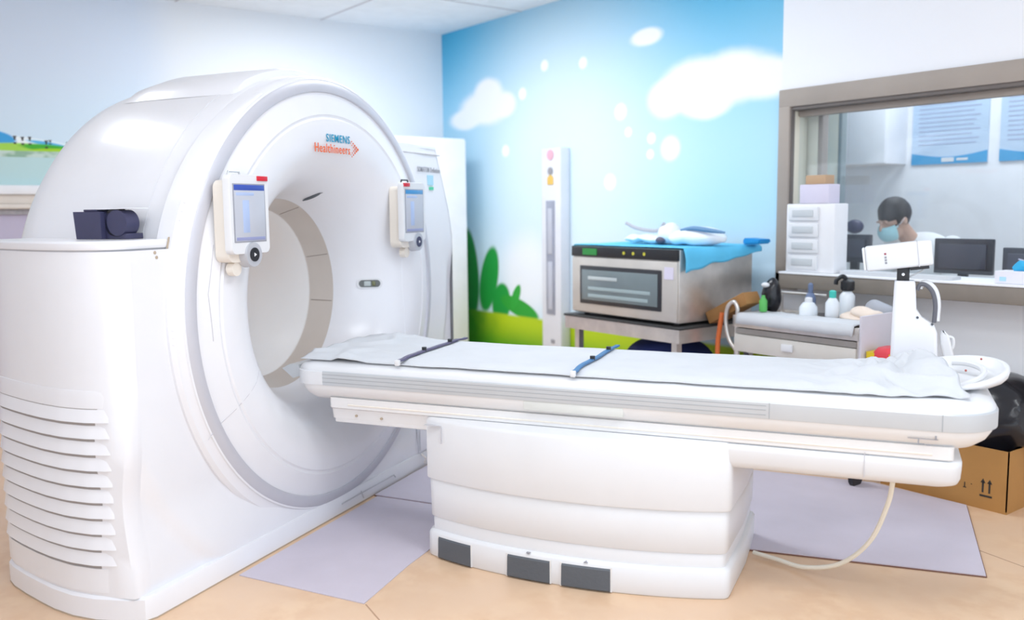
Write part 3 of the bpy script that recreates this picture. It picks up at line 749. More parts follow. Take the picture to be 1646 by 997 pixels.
# ---- two body straps lying across the sheet
for k, (xa, xb, m, ts, lab) in enumerate(((-1.808, -1.828, mat('strap_violet', (.09, .08, .16), .4), (.32, .72), 'narrow violet-black bar with two black knobs across the sheet, nearest the ring'), (-1.062, -1.085, mat('strap_blue', (.02, .15, .36), .4), (.36, .75), 'narrow blue bar with two black knobs across the sheet at mid couch'))):
    za = .7905
    st = thing('strap_bar', lab, 'strap', (xa, 3.5, za), True, 'bars across the couch')
    bm = B(); L = []
    for q in range(21):
        t = q / 20; x = xa + (xb - xa) * t; y = 3.1625 + (3.845 - 3.1625) * t; z = max(sheet_z(x - .008, min(y, 3.82)), sheet_z(x + .008, min(y, 3.82)), za - .006) + .005
        L.append([(x - .009, y, z), (x + .009, y, z), (x + .009, y, z + .007), (x - .009, y, z + .007)])
    loft(bm, L); obj('bar', bm, m, st)
    bm = B(); box(bm, xa - .010, xa + .010, 3.146, 3.1625, .7745, .798, .003); obj('end_tip', bm, TABLEW, st)
    for t in ts:
        x = xa + (xb - xa) * t; y = 3.185 + .66 * t; bm = B(); cyl(bm, (x, y, sheet_z(x, y) + .007), .0105, .017, 'z', 14); obj('knob', bm, BLACK, st)
# ---- head holder at the foot end
H_ = thing('head_holder', 'white scoop shaped head holder at the open end of the couch', 'headrest', (.22, 3.5, .772), True)
bm = B()
def hl(a, b, zf, zb, n=48, cx=.212, cy=3.5):
    L = []
    for k in range(n):
        q = 2 * math.pi * k / n; c = (1 + math.cos(q)) / 2
        yy = cy + b * math.sin(q); L.append((cx + a * math.cos(q), yy, zb + (zf - zb) * c + (yy - 3.5) * .12 * min(1, max(0, (zf - .792) / .03))))
    return L
loft(bm, [hl(.115, .125, .7745, .7745, cx=.214), hl(.152, .156, .776, .7755), hl(.178, .180, .790, .7765), hl(.193, .195, .812, .7775), hl(.198, .199, .832, .778), hl(.196, .198, .842, .780), hl(.187, .189, .846, .783), hl(.176, .178, .840, .783), hl(.166, .168, .808, .782), hl(.152, .154, .789, .781), hl(.06, .06, .783, .782)])
obj('shell', bm, TABLEW, H_, 60)
bm = B(); tube(bm, [(.205 + .125 * math.cos(q), 3.5 + .125 * math.sin(q), .800 + .018 * math.cos(q) + .022 * math.sin(q)) for q in [math.radians(-75 + 150 * k / 20) for k in range(21)]], .011, 8); obj('inner_rib', bm, TABLEW, H_)
for (x, y, z) in ((.10, 3.32, .805), (.262, 3.36, .842), (.325, 3.56, .853)):
    bm = B(); ellipsoid(bm, (x, y, z), (.004, .004, .004), 8, 6); obj('red_marker', bm, mat('red_marker', (.40, .08, .06), .5), H_)

# ---- positioning camera on a post clamped to the far side of the couch
K = thing('camera_post', 'white box camera tilted on a tall post behind the couch', 'camera', (.11, 3.98, .60), True)
bm = B(); loft(bm, [[(p[0], p[1], z) for p in rrect(a, b, 3.90, 3.99, .015)] for z, a, b in ((.60, .028, .205), (.80, .030, .203), (.895, .031, .198), (.925, .032, .186), (.955, .032, .140), (.985, .033, .120), (1.05, .034, .116), (1.092, .036, .112), (1.098, .040, .108))]); obj('post', bm, WHITE, K)
bm = B(); box(bm, .05, .17, 3.8605, 3.905, .685, .73, .004); obj('clamp', bm, RAILGREY, K)
hp = curve([(.120, 3.955, 1.06), (.132, 3.955, 1.082), (.155, 3.955, 1.078), (.178, 3.955, 1.05), (.189, 3.955, 1.0), (.187, 3.955, .93)], 8)
bm = B(); tube(bm, hp, .0085, 10); hd = obj('handle', bm, mat('handle_grey', (.12, .12, .14), .5), K)
bm = B(); tube(bm, [(p.x + .010, p.y + .012, p.z + .006) for p in hp], .011, 10); obj('handle_shell', bm, TABLEW, hd)
bm = B(); box(bm, .044, .090, 3.93, 3.97, 1.095, 1.150, .003); nk = obj('swivel', bm, BLACK, K)
bm = B(); cyl(bm, (.067, 3.926, 1.123), .006, .006, 'y', 12); obj('swivel_screw', bm, TABLEW, nk)
bm = B(); box(bm, -.075, .172, 3.90, 4.0, -.006, .094, .010, 3)
for v in bm.verts: v.co.z += 0
Rz = Matrix.Rotation(-.125, 3, 'Y')
def head(bm):
    bmesh.ops.translate(bm, verts=bm.verts, vec=(0, 0, 1.155)); bmesh.ops.rotate(bm, verts=bm.verts, cent=(.06, 3.95, 1.19), matrix=Rz); return bm
ch = obj('camera_head', head(bm), TABLEW, K)
bm = B(); box(bm, .118, .121, 3.8985, 4.0015, -.007, .095); obj('head_joint', head(bm), SEAM, ch)
bm = B(); box(bm, .085, .155, 3.91, 3.99, -.018, -.005, .002); obj('head_base', head(bm), BLACK, ch)
bm = B(); box(bm, -.085, -.075, 3.905, 3.995, -.001, .090, .004); obj('front_hood', head(bm), TABLEW, ch)
for z, m in ((.058, mat('faded_red', (.35, .10, .12), .5)), (.044, INKG), (.033, INKG), (.022, INKG)):
    bm = B(); box(bm, -.004, .004, 3.8985, 3.9005, z - .004, z + .004); obj('printed_mark', head(bm), m, ch)
bm = B(); tube(bm, curve([(.15, 3.93, 1.165), (.135, 3.93, 1.14), (.11, 3.93, 1.125), (.085, 3.94, 1.11)], 6), .003, 6); obj('camera_lead', bm, RAILGREY, K)
for (x, z) in ((.124, .955), (.178, .93)):
    bm = B(); cyl(bm, (x, 3.896, z), .005, .006, 'y', 10); obj('screw', bm, DARK, K)
# hand control hung beside the post
HC = thing('hand_control', 'small white hand control hanging beside the camera post', 'controller', (.225, 3.96, .78), True)
bm = B(); loft(bm, [[(p[0] + dx, p[1], z) for p in rrect(.205 + i, .245 - i, 3.92, 3.965, .01)] for z, i, dx in ((.785, .006, .02), (.80, .0, .018), (.85, .0, .006), (.885, .004, 0), (.898, .012, -.004))]); hb = obj('grip', bm, TABLEW, HC)
bm = B(); tube(bm, curve([(.232, 3.94, .88), (.256, 3.94, .872), (.258, 3.94, .84), (.246, 3.94, .82)], 6), .006, 8); obj('trigger_loop', bm, TABLEW, HC)
bm = B(); tube(bm, [(.238, 3.94, .79), (.275, 3.94, .755)], .011, 8); obj('strain_relief', bm, RAILGREY, HC)
# cable from the couch to the floor
bm = B(); tube(bm, curve([(.05, 3.30, .470), (.035, 3.33, .36), (-.02, 3.38, .20), (-.12, 3.44, .08), (-.25, 3.50, .025), (-.36, 3.56, .019), (-.452, 3.60, .019)], 10), .0085, 8)
single('power_cable', bm, CABLE, 'ivory cable curving down from the couch overhang to the floor', 'cable', (-.46, 3.6, .0), True)

# ---- floor mats
bm = B(); prism(bm, [(-2.27, 2.70), (-1.683, 2.655), (-1.705, 3.02), (-1.705, 3.715), (-2.27, 3.73)], 'z', .0005, .004); single('floor_mat', bm, LILAC, 'lilac grey floor sheet between the ring plinth and the couch pedestal', 'mat', (-2.0, 3.2, 0), True)
FM = thing('floor_mat', 'large lilac grey floor mat running under the couch to the cardboard box', 'mat', (-1, 4.2, 0), True)
mp = [(-2.285, 3.735), (-.6, 3.655), (.388, 3.70), (.384, 4.57), (-.02, 4.79), (-2.285, 4.85)]
bm = B(); prism(bm, mp, 'z', .0045, .010); obj('mat_top', bm, LILAC, FM)
bm = B(); prism(bm, [outset(p, .004, (-1, 4.2)) for p in mp], 'z', .0005, .0055); obj('mat_edge', bm, BROWNEDGE, FM)
bm = B()
for a, b in (((-1.735, 3.645), (-1.40, 3.58)), ((-2.795, 1.434), (-2.45, 1.38))):
    a, b = Vector((*a, 0)), Vector((*b, 0)); d = (b - a).normalized(); nn = Vector((-d.y, d.x, 0)) * .0025
    loft(bm, [[(p + nn).to_tuple()[:2] + (.0,), (p - nn).to_tuple()[:2] + (.0,), (p - nn).to_tuple()[:2] + (.0008,), (p + nn).to_tuple()[:2] + (.0008,)] for p in (a, b)])
struct('floor_seam', bm, mat('seam_tan', (.45, .28, .18), .7), floor)

# ---- cardboard box with black bin bag
CB = thing('cardboard_box', 'brown cardboard box with printed arrows on the floor beyond the couch end', 'box', (-2.1, 4.37, 0))
bm = B(); box(bm, -2.44, -1.826, 4.155, 4.16, .012, .29); box(bm, -2.44, -1.826, 4.60, 4.605, .012, .29); box(bm, -2.44, -2.435, 4.155, 4.605, .012, .29); box(bm, -1.831, -1.826, 4.155, 4.605, .012, .29); box(bm, -2.44, -1.826, 4.155, 4.605, .0, .012)
obj('carton', bm, CARD, CB)
bm = B()
for x in (-1.935, -1.905):
    box(bm, x - .004, x + .004, 4.1535, 4.155, .08, .13); prism(bm, [(x - .011, .125), (x + .011, .125), (x, .145)], 'y', 4.1535, 4.155)
box(bm, -1.948, -1.892, 4.1535, 4.155, .060, .069); obj('printed_arrows', bm, INKK, CB)
bm = B(); box(bm, -2.02, -2.016, 4.1535, 4.155, .085, .11); box(bm, -2.025, -2.01, 4.1535, 4.155, .083, .087); box(bm, -1.985, -1.99, 4.1535, 4.155, .105, .108); box(bm, -2.095, -2.083, 4.1535, 4.155, .085, .098); obj('printed_mark', bm, INKK, CB)
bm = B()
bmesh.ops.create_icosphere(bm, subdivisions=5, radius=1, matrix=Matrix.Translation((-2.0, 4.37, .39)) @ Matrix.Diagonal((.27, .215, .20, 1)))
for v in bm.verts:
    d = 1 + .16 * noise.noise(v.co * 7) + .22 * (1 - abs(noise.noise(v.co * 5 + Vector((3, 1, 2)))) * 2.5) * .5
    c = Vector((-2.0, 4.37, .39)); v.co = c + (v.co - c) * d
    if v.co.z < .30: v.co.x = max(-2.42, min(-1.845, v.co.x)); v.co.y = max(4.17, min(4.59, v.co.y))
    if v.co.z < .30 and v.co.z < .03: v.co.z = .03
    v.co.y = min(v.co.y, 4.615)
single('bin_bag', bm, BAGB, 'glossy black plastic bag bulging out of the cardboard box', 'bag', (-2.0, 4.37, .02), angle=25)

# ================================================================== BACK OF THE ROOM
# white cupboard behind the ring
CW = thing('white_cupboard', 'tall plain white cupboard standing between the ring and the mural', 'cupboard', (-6.85, 3.9, 0))
bm = B(); box(bm, -7.2, -6.52, 3.30, 4.415, 0, 2.0, .006); obj('body', bm, WALLW, CW)
for y0, y1 in ((3.31, 3.855), (3.86, 4.41)):
    bm = B(); box(bm, -6.52, -6.50, y0, y1, .06, 1.985, .004); dr = obj('door', bm, WALLW, CW)
    bm = B(); yy = 3.80 if y0 < 3.5 else 3.90; tube(bm, [(-6.50, yy, 1.0), (-6.47, yy, 1.02), (-6.47, yy, 1.14), (-6.50, yy, 1.16)], .006, 8); obj('handle', bm, STEEL, dr)
# slim white wall column
WC = thing('wall_column', 'slim white instrument column with grey slot standing against the mural', 'column', (-5.5, 4.56, 0))
bm = B(); box(bm, -5.645, -5.41, 4.55, 4.645, 0, 1.868, .006); obj('housing', bm, mat('column_white', (.72, .74, .80), .5), WC)
bm = B(); box(bm, -5.585, -5.48, 4.544, 4.555, .56, 1.46, .003); sl = obj('slot', bm, mat('slot_grey', (.30, .32, .40), .5, vary=.2, scale=4), WC)
for z0, z1 in ((.60, .98), (1.04, 1.40)):
    bm = B(); box(bm, -5.56, -5.505, 4.539, 4.546, z0, z1, .003); obj('slot_cover', bm, mat('slot_pale', (.50, .52, .60), .5), sl)
for z, m, r in ((1.815, mat('pink_sign', (.75, .42, .52), .6), .04), (1.69, INKG, .03)):
    bm = B(); cyl(bm, (-5.53, 4.544, z), r, .008, 'y', 20); obj('round_sign', bm, m, WC)
bm = B(); prism(bm, [(-5.565, 1.585), (-5.495, 1.585), (-5.495, 1.64), (-5.53, 1.665), (-5.565, 1.64)], 'y', 4.544, 4.552); obj('warning_sign', bm, mat('amber_sign', (.75, .50, .12), .6), WC)
bm = B(); box(bm, -5.53, -5.49, 4.544, 4.552, .33, .36); obj('lock', bm, INKG, WC)

# warming cabinet on its trolley
OV = thing('warming_cabinet', 'steel warming oven with glass door and black control strip', 'oven', (-3.95, 4.1, .735))
bm = B(); box(bm, -4.41, -3.50, 3.815, 4.46, .738, 1.16, .008); obj('body', bm, STEEL, OV)
bm = B(); box(bm, -4.405, -3.505, 3.80, 3.818, .745, 1.092, .005); dr = obj('door', bm, mat('steel_front', (.66, .62, .57), .42, metal=.55, vary=.05), OV)
bm = B(); box(bm, -4.325, -3.62, 3.793, 3.803, .80, 1.04, .006); wf = obj('door_window', bm, mat('window_black', (.03, .03, .035), .3), dr)
bm = B(); box(bm, -4.30, -3.645, 3.788, 3.7945, .825, 1.015, .003); obj('glass', bm, GLASSD, dr)
for z, x1 in ((.965, -3.98), (.90, -3.70), (.855, -3.72)):
    bm = B(); box(bm, -4.24, x1, 3.7865, 3.7885, z - .011, z + .011, .002); obj('tray_edge', bm, mat('tray_pale', (.50, .55, .55), .4) if x1 < -3.9 else TRAYG, dr)
bm = B(); box(bm, -4.41, -3.50, 3.798, 3.818, 1.097, 1.16, .004); cp = obj('control_strip', bm, BLACK, OV)
bm = B(); box(bm, -4.30, -4.17, 3.795, 3.799, 1.108, 1.148); obj('display', bm, mat('green_display', (.03, .22, .05), .3, emit=.15), cp)
for x in (-3.93, -3.85, -3.76):
    bm = B(); cyl(bm, (x, 3.795, 1.128), .010, .004, 'y', 12); obj('indicator', bm, mat('yellow_led', (.45, .42, .04), .4, emit=.2), cp)
bm = B(); box(bm, -3.60, -3.53, 3.797, 3.801, .99, 1.06); obj('label_sticker', bm, LAV, dr)
for x in (-4.34, -3.57):
    for y in (3.87, 4.40):
        bm = B(); cyl(bm, (x, y, .722), .018, .018, 'z', 12); obj('foot', bm, BLACK, OV)
OT = thing('oven_trolley', 'low steel trolley carrying the warming oven', 'trolley', (-3.95, 4.1, 0))
bm = B(); box(bm, -4.47, -3.46, 3.78, 4.50, .708, .722, .003); obj('top_plate', bm, mat('black_gap_shade', (.03, .03, .03), .6), OT)  # plate coloured black to stand for the shaded gap under the oven
bm = B(); box(bm, -4.46, -3.47, 3.785, 3.80, .63, .708); box(bm, -4.46, -3.47, 4.48, 4.495, .63, .708); box(bm, -4.46, -4.445, 3.8, 4.48, .63, .708); box(bm, -3.485, -3.47, 3.8, 4.48, .63, .708); obj('apron', bm, STEEL, OT)
bm = B(); box(bm, -4.45, -3.48, 3.80, 4.48, .22, .235); obj('shelf', bm, STEEL, OT)
for x in (-4.36, -3.52):
    for y in (3.82, 4.46):
        bm = B(); box(bm, x - .02, x + .02, y - .02, y + .02, .10, .708); lg = obj('leg', bm, STEEL, OT)
        bm = B(); cyl(bm, (x - .012, y, .05), .05, .024, 'x', 16); obj('caster', bm, BLACK, lg)
# blue drape on the oven
bm = B(); rows = []
for i in range(41):
    row = []
    for j in range(31):
        u, v = i / 40, j / 30; x = -4.44 + u * 1.09; y = 3.83 + v * .67; z = 1.164 + .004 * noise.noise((x * 6, y * 6, 1)) + .004
        if x > -3.485: z -= min(.125, (x + 3.485) * 1.0) * (1.05 - .75 * v) * (1 + .2 * noise.noise((y * 8, 2, 0))); x = -3.485 + min(.018, (x + 3.485) * .4)
        if x < -4.425: z -= (-4.425 - x) * 1.5
        row.append((x, y, z))
    rows.append(row)
loft(bm, rows, close=False); dp = single('blue_drape', bm, BLUEDR, 'sky blue cloth draped over the top of the warming oven', 'cloth', (-3.95, 4.1, 1.165), angle=180)
md = dp.modifiers.new('thick', 'SOLIDIFY'); md.thickness = .003; md.offset = 1
# rear corner of the cloth, folded up and darker
bm = B(); prism(bm, [(-3.50, 1.172), (-3.38, 1.178), (-3.37, 1.205), (-3.50, 1.212)], 'y', 4.36, 4.47); bmesh.ops.bevel(bm, geom=list(bm.edges), offset=.008, segments=2, affect='EDGES'); single('blue_cloth_corner', bm, mat('deep_blue_cloth', (.01, .27, .62), .55), 'small deep blue folded-up corner of cloth at the rear of the oven top', 'packet', (-3.44, 4.41, 1.17))
# clear plastic bundle with straps lying on the drape
PB = thing('plastic_bundle', 'crumpled clear plastic bundle with grey tubing lying on the blue cloth', 'bundle', (-3.9, 4.12, 1.173))
bm = B()
for c, r in (((-4.0, 4.15, 1.203), (.26, .12, .03)), ((-3.66, 4.14, 1.22), (.20, .13, .06)), ((-3.86, 4.12, 1.235), (.07, .08, .075))):
    ellipsoid(bm, c, r, 32, 16)
for v in bm.verts: v.co += Vector((0, 0, 1)) * .02 * noise.noise(v.co * 11); v.co.z = max(v.co.z, 1.1745)
obj('film', bm, mat('clear_film', (.82, .87, .92), .25), PB, 60)
bm = B(); tube(bm, curve([(-4.22, 4.1, 1.30), (-4.13, 4.1, 1.27), (-4.0, 4.1, 1.255), (-3.92, 4.09, 1.262), (-3.87, 4.08, 1.30)], 8), .011, 8); obj('grey_tube', bm, mat('tube_grey', (.42, .42, .46), .4), PB)
bm = B(); tube(bm, curve([(-3.70, 4.04, 1.265), (-3.60, 4.04, 1.275), (-3.48, 4.06, 1.262), (-3.40, 4.08, 1.252)], 8), [.006 + .008 * math.sin(math.pi * k / 24) for k in range(25)], 8); obj('blue_strap', bm, mat('strap_slate', (.12, .25, .42), .5), PB)
bm = B(); ellipsoid(bm, (-3.87, 4.05, 1.20), (.035, .03, .022), 12, 8); obj('clip', bm, mat('clip_dark', (.10, .09, .13), .5), PB)
# things under and beside the trolley
bm = B(); bmesh.ops.create_icosphere(bm, subdivisions=4, radius=1, matrix=Matrix.Translation((-3.85, 4.12, .42)) @ Matrix.Diagonal((.32, .26, .20, 1)))
for v in bm.verts: v.co *= 1 + .012 * noise.noise(v.co * 6); v.co.z = max(.237, min(.605, v.co.z))
single('navy_bag', bm, NAVYCLOTH, 'navy cloth bag on the lower shelf of the oven trolley', 'bag', (-3.85, 4.12, .236))
bm = B(); box(bm, -.15, .15, 4.03, 4.16, -.035, .035, .004)
bmesh.ops.rotate(bm, verts=bm.verts, cent=(0, 0, 0), matrix=Matrix.Rotation(math.radians(-27), 3, 'Y')); bmesh.ops.translate(bm, verts=bm.verts, vec=(-3.345, 0, .826))
single('folded_carton', bm, mat('brown_carton', (.33, .16, .05), .75, vary=.1), 'brown folded carton leaning between the oven and the instrument trolley', 'carton', (-3.34, 4.1, .725))

# instrument trolley
IT = thing('instrument_trolley', 'stainless instrument trolley with a paper-lined tray top under the window', 'trolley', (-2.9, 4.25, 0))
bm = B(); box(bm, -3.25, -2.50, 4.0, 4.42, .768, .782, .003); obj('tray', bm, STEEL, IT)
bm = B(); box(bm, -3.26, -2.495, 3.992, 4.004, .735, .80, .003); box(bm, -3.26, -2.495, 4.416, 4.428, .735, .80, .003); box(bm, -2.50, -2.488, 3.992, 4.428, .735, .80, .003); box(bm, -3.262, -3.25, 3.992, 4.428, .735, .80, .003); obj('tray_rim', bm, STEEL, IT)
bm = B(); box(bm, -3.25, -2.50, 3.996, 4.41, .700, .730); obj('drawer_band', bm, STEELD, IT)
bm = B(); box(bm, -3.25, -2.50, 3.990, 4.41, .60, .696, .004); dw = obj('drawer', bm, mat('drawer_beige', (.66, .63, .58), .5, metal=.1), IT)
bm = B(); box(bm, -2.93, -2.86, 3.978, 3.99, .635, .675, .004); obj('drawer_pull', bm, TABLEW, dw)
for x in (-3.245, -2.49):
    for y in (4.01, 4.41):
        bm = B(); tube(bm, [(x, y, .09), (x, y, .79)], .015, 10); lg = obj('leg', bm, STEEL, IT)
        bm = B(); cyl(bm, (x - .012, y, .046), .046, .024, 'x', 16); obj('caster', bm, BLACK, lg)
bm = B(); tube(bm, curve([(-3.25, 4.01, .60), (-3.30, 4.01, .66), (-3.325, 4.01, .76), (-3.31, 4.01, .84), (-3.27, 4.01, .87), (-3.245, 4.01, .84), (-3.245, 4.01, .79)], 8), .012, 10); obj('push_handle', bm, STEEL, IT)
bm = B(); tube(bm, [(-3.245, 4.41, .79), (-3.245, 4.41, .90), (-2.95, 4.41, .90)], .009, 8); obj('back_rail', bm, STEEL, IT)
bm = B(); box(bm, -2.484, -2.47, 3.99, 4.43, .45, .86, .004); obj('end_panel', bm, mat('lavender_panel', (.60, .57, .62), .5), IT)
bm = B(); box(bm, -3.23, -2.52, 4.02, 4.40, .33, .345); obj('lower_shelf', bm, STEEL, IT)
# things on the instrument trolley
def on_trolley(name, parts, label, cat, base, group=None):
    t = thing(name, label, cat, base, group=group)
    for nm, b, m in parts: obj(nm, b, m, t)
    return t
ZT = .7835
bm = B(); rows = [[(-3.222 + .715 * i / 40, 3.963 + .215 * j / 12, ZT + .031 + .005 * noise.noise((i * .3, j * .5, 2)) - (.055 if j == 0 else 0)) for j in range(13)] for i in range(41)]
loft(bm, rows, close=False); pl = single('tray_paper', bm, SHEET, 'white paper liner folded over the front edge of the instrument trolley', 'paper', (-2.9, 4.1, ZT), angle=180)
md = pl.modifiers.new('thick', 'SOLIDIFY'); md.thickness = .006; md.offset = -1
bm = B(); lathe_z(bm, (-3.02, 4.36, ZT), [(.028, .0), (.030, .01), (.030, .10), (.022, .125), (.010, .135)]); b2 = B(); lathe_z(b2, (-3.02, 4.36, ZT + .133), [(.012, 0), (.014, .01), (.014, .045), (.006, .055)])
on_trolley('spray_bottle', [('bottle', bm, BLUEGREY), ('cap', b2, BLUEGREY)], 'slim blue grey bottle at the back of the instrument trolley', 'bottle', (-3.02, 4.36, ZT))
bm = B(); lathe_z(bm, (-2.92, 4.20, ZT), [(.045, 0), (.048, .01), (.048, .07), (.03, .095), (.018, .10)]); b2 = B(); lathe_z(b2, (-2.92, 4.20, ZT + .098), [(.02, 0), (.02, .022), (.012, .027)])
on_trolley('white_jar', [('jar', bm, CLEARP), ('lid', b2, TABLEW)], 'squat white plastic jar at the middle of the instrument trolley', 'jar', (-2.92, 4.2, ZT))
bm = B(); lathe_z(bm, (-2.80, 4.24, ZT), [(.034, 0), (.036, .01), (.036, .10), (.02, .125), (.012, .13)]); b2 = B(); lathe_z(b2, (-2.80, 4.24, ZT + .128), [(.016, 0), (.018, .008), (.018, .035), (.01, .04)])
on_trolley('teal_capped_bottle', [('bottle', bm, CLEARP), ('cap', b2, TEAL)], 'pale clear bottle with a teal cap on the instrument trolley', 'bottle', (-2.80, 4.24, ZT))
bm = B(); lathe_z(bm, (-2.80, 4.375, ZT), [(.038, 0), (.040, .01), (.040, .13), (.022, .155), (.014, .16)]); b2 = B(); lathe_z(b2, (-2.80, 4.375, ZT + .158), [(.03, 0), (.036, .01), (.036, .05), (.02, .062)]); b3 = B(); tube(b3, curve([(-2.80, 4.375, ZT + .21), (-2.82, 4.36, ZT + .235), (-2.85, 4.35, ZT + .215), (-2.855, 4.35, ZT + .19)], 6), .012, 8)
on_trolley('pump_bottle', [('bottle', bm, CLEARP), ('pump', b2, BLACK), ('nozzle', b3, BLACK)], 'clear bottle with a bulky black pump head under the window ledge', 'bottle', (-2.80, 4.375, ZT))
bm = B()
for c, r in (((-2.66, 4.26, ZT + .03), (.10, .07, .03)), ((-2.60, 4.24, ZT + .06), (.09, .06, .03)), ((-2.63, 4.235, ZT + .025), (.11, .06, .025))): ellipsoid(bm, c, r, 24, 12)
for v in bm.verts: v.co += Vector((0, 0, .018 * noise.noise(v.co * 13))); v.co.z = max(v.co.z, ZT + .0005)
single('glove_heap', bm, BEIGE, 'heap of beige gloves at the right end of the instrument trolley', 'gloves', (-2.63, 4.24, ZT), angle=70)
bm = B(); ellipsoid(bm, (-2.60, 4.36, ZT + .06), (.085, .045, .06), 24, 14)
for v in bm.verts: v.co += Vector((0, 0, .02 * noise.noise(v.co * 12))); v.co.z = max(v.co.z, ZT + .0005)
single('grey_cloth', bm, mat('grey_cloth', (.40, .42, .47), .8), 'crumpled grey cloth behind the gloves on the instrument trolley', 'cloth', (-2.6, 4.33, ZT), angle=70)
bm = B(); lathe_z(bm, (-3.05, 4.25, ZT + .0005), [(.05, 0), (.066, .012), (.075, .02), (.070, .02), (.05, .006)]); single('steel_dish', bm, STEEL, 'shallow steel dish behind the paper liner on the instrument trolley', 'dish', (-3.05, 4.25, ZT + .0005))
# black bag with green bottle at the trolley's left end
BK = thing('black_pouch', 'lumpy black pouch standing on the left end of the instrument trolley', 'pouch', (-3.19, 4.235, ZT))
bm = B(); ellipsoid(bm, (-3.19, 4.24, ZT + .105), (.055, .05, .105), 24, 16)
for v in bm.verts: v.co += Vector((.012, .01, .012)) * noise.noise(v.co * 12); v.co.z = max(v.co.z, ZT + .0005)
obj('pouch', bm, BAGB, BK, 60)
bm = B(); ellipsoid(bm, (-3.20, 4.195, ZT + .175), (.025, .02, .015), 12, 8); obj('tie', bm, TABLEW, BK)
bm = B(); lathe_z(bm, (-3.14, 4.10, ZT + .0365), [(.020, 0), (.022, .01), (.022, .06), (.010, .078), (.010, .09)]); single('green_vial', bm, GREEN, 'small green bottle in front of the black pouch on the trolley', 'bottle', (-3.14, 4.10, ZT + .0365))
bm = B(); tube(bm, curve([(-3.36, 4.02, .80), (-3.375, 4.02, .72), (-3.39, 4.02, .6), (-3.38, 4.02, .40), (-3.36, 4.02, .2), (-3.35, 4.02, .012)], 8), .014, 8); single('orange_hose', bm, ORANGE, 'orange hose hanging beside the instrument trolley handle', 'hose', (-3.36, 4.02, 0))
SB = thing('sharps_bin', 'yellow waste bin with a red lid hung on the end of the instrument trolley', 'bin', (-2.41, 4.09, .48))
bm = B(); loft(bm, [[(p[0], p[1], z) for p in rrect(-2.460 - k, -2.335 + k, 4.02 - k, 4.145 + k, .02)] for z, k in ((.48, 0), (.60, .004), (.685, .006))]); obj('tub', bm, YELLOW, SB)
bm = B(); loft(bm, [[(p[0], p[1], z) for p in rrect(-2.425 + k, -2.332 - k, 4.012 + k, 4.145 - k, .02)] for z, k in ((.640, 0), (.69, 0), (.712, .015))]); obj('lid', bm, mat('bin_red', (.72, .05, .07), .45), SB)

# ================================================================== WINDOW LEDGE AND CONTROL ROOM
DT = thing('drawer_tower', 'small white plastic drawer tower standing on the window ledge', 'drawers', (-3.17, 4.55, 1.017))
bm = B(); box(bm, -3.285, -2.965, 4.488, 4.62, 1.0175, 1.411, .008); obj('carcass', bm, mat('tower_white', (.80, .80, .82), .4), DT)
for k in range(4):
    z = 1.035 + k * .093; bm = B(); box(bm, -3.265, -3.065, 4.474, 4.489, z, z + .080, .006); dw = obj('drawer', bm, mat('drawer_white', (.74, .75, .77), .4), DT)
    bm = B(); box(bm, -3.235, -3.095, 4.4695, 4.475, z + .022, z + .062, .003); obj('drawer_label', bm, mat('label_grey', (.55, .58, .60), .5), dw)
bm = B(); box(bm, -3.2, -3.01, 4.49, 4.60, 1.412, 1.52, .004); b = single('lavender_carton', bm, LAV, 'pale lavender carton on top of the drawer tower', 'carton', (-3.1, 4.55, 1.412))
bm = B(); box(bm, -3.17, -3.04, 4.50, 4.59, 1.521, 1.572, .004); single('tan_carton', bm, TAN, 'small tan carton, topmost on the drawer tower', 'carton', (-3.1, 4.55, 1.521))
bm = B(); loft(bm, [[(p[0], p[1], z) for p in rrect(-2.94, -2.30, 4.49, 4.62, .03)] for z in (1.0175, 1.030, 1.036)]); 
for v in bm.verts: v.co.z += .006 * noise.noise(v.co * 9) if v.co.z > 1.03 else 0
single('white_towel', bm, SHEET, 'flat white towel lying on the ledge beside the drawer tower', 'towel', (-2.6, 4.55, 1.0175))
TB = thing('tissue_box', 'white tissue box with blue tissue on the right end of the ledge', 'tissue box', (-2.0, 4.54, 1.017))
bm = B(); box(bm, -2.085, -1.90, 4.49, 4.60, 1.0175, 1.078, .004); obj('carton', bm, mat('tissue_white', (.78, .77, .83), .5), TB)
bm = B(); ellipsoid(bm, (-1.985, 4.545, 1.098), (.035, .02, .028), 20, 12)
for v in bm.verts: v.co += Vector((.014, .008, .016)) * noise.noise(v.co * 30)
obj('tissue', bm, mat('blue_tissue', (.03, .40, .70), .7), TB, 70)
bm = B(); box(bm, -2.06, -2.03, 4.4885, 4.4905, 1.03, 1.05); obj('printed_mark', bm, LBLUE, TB)
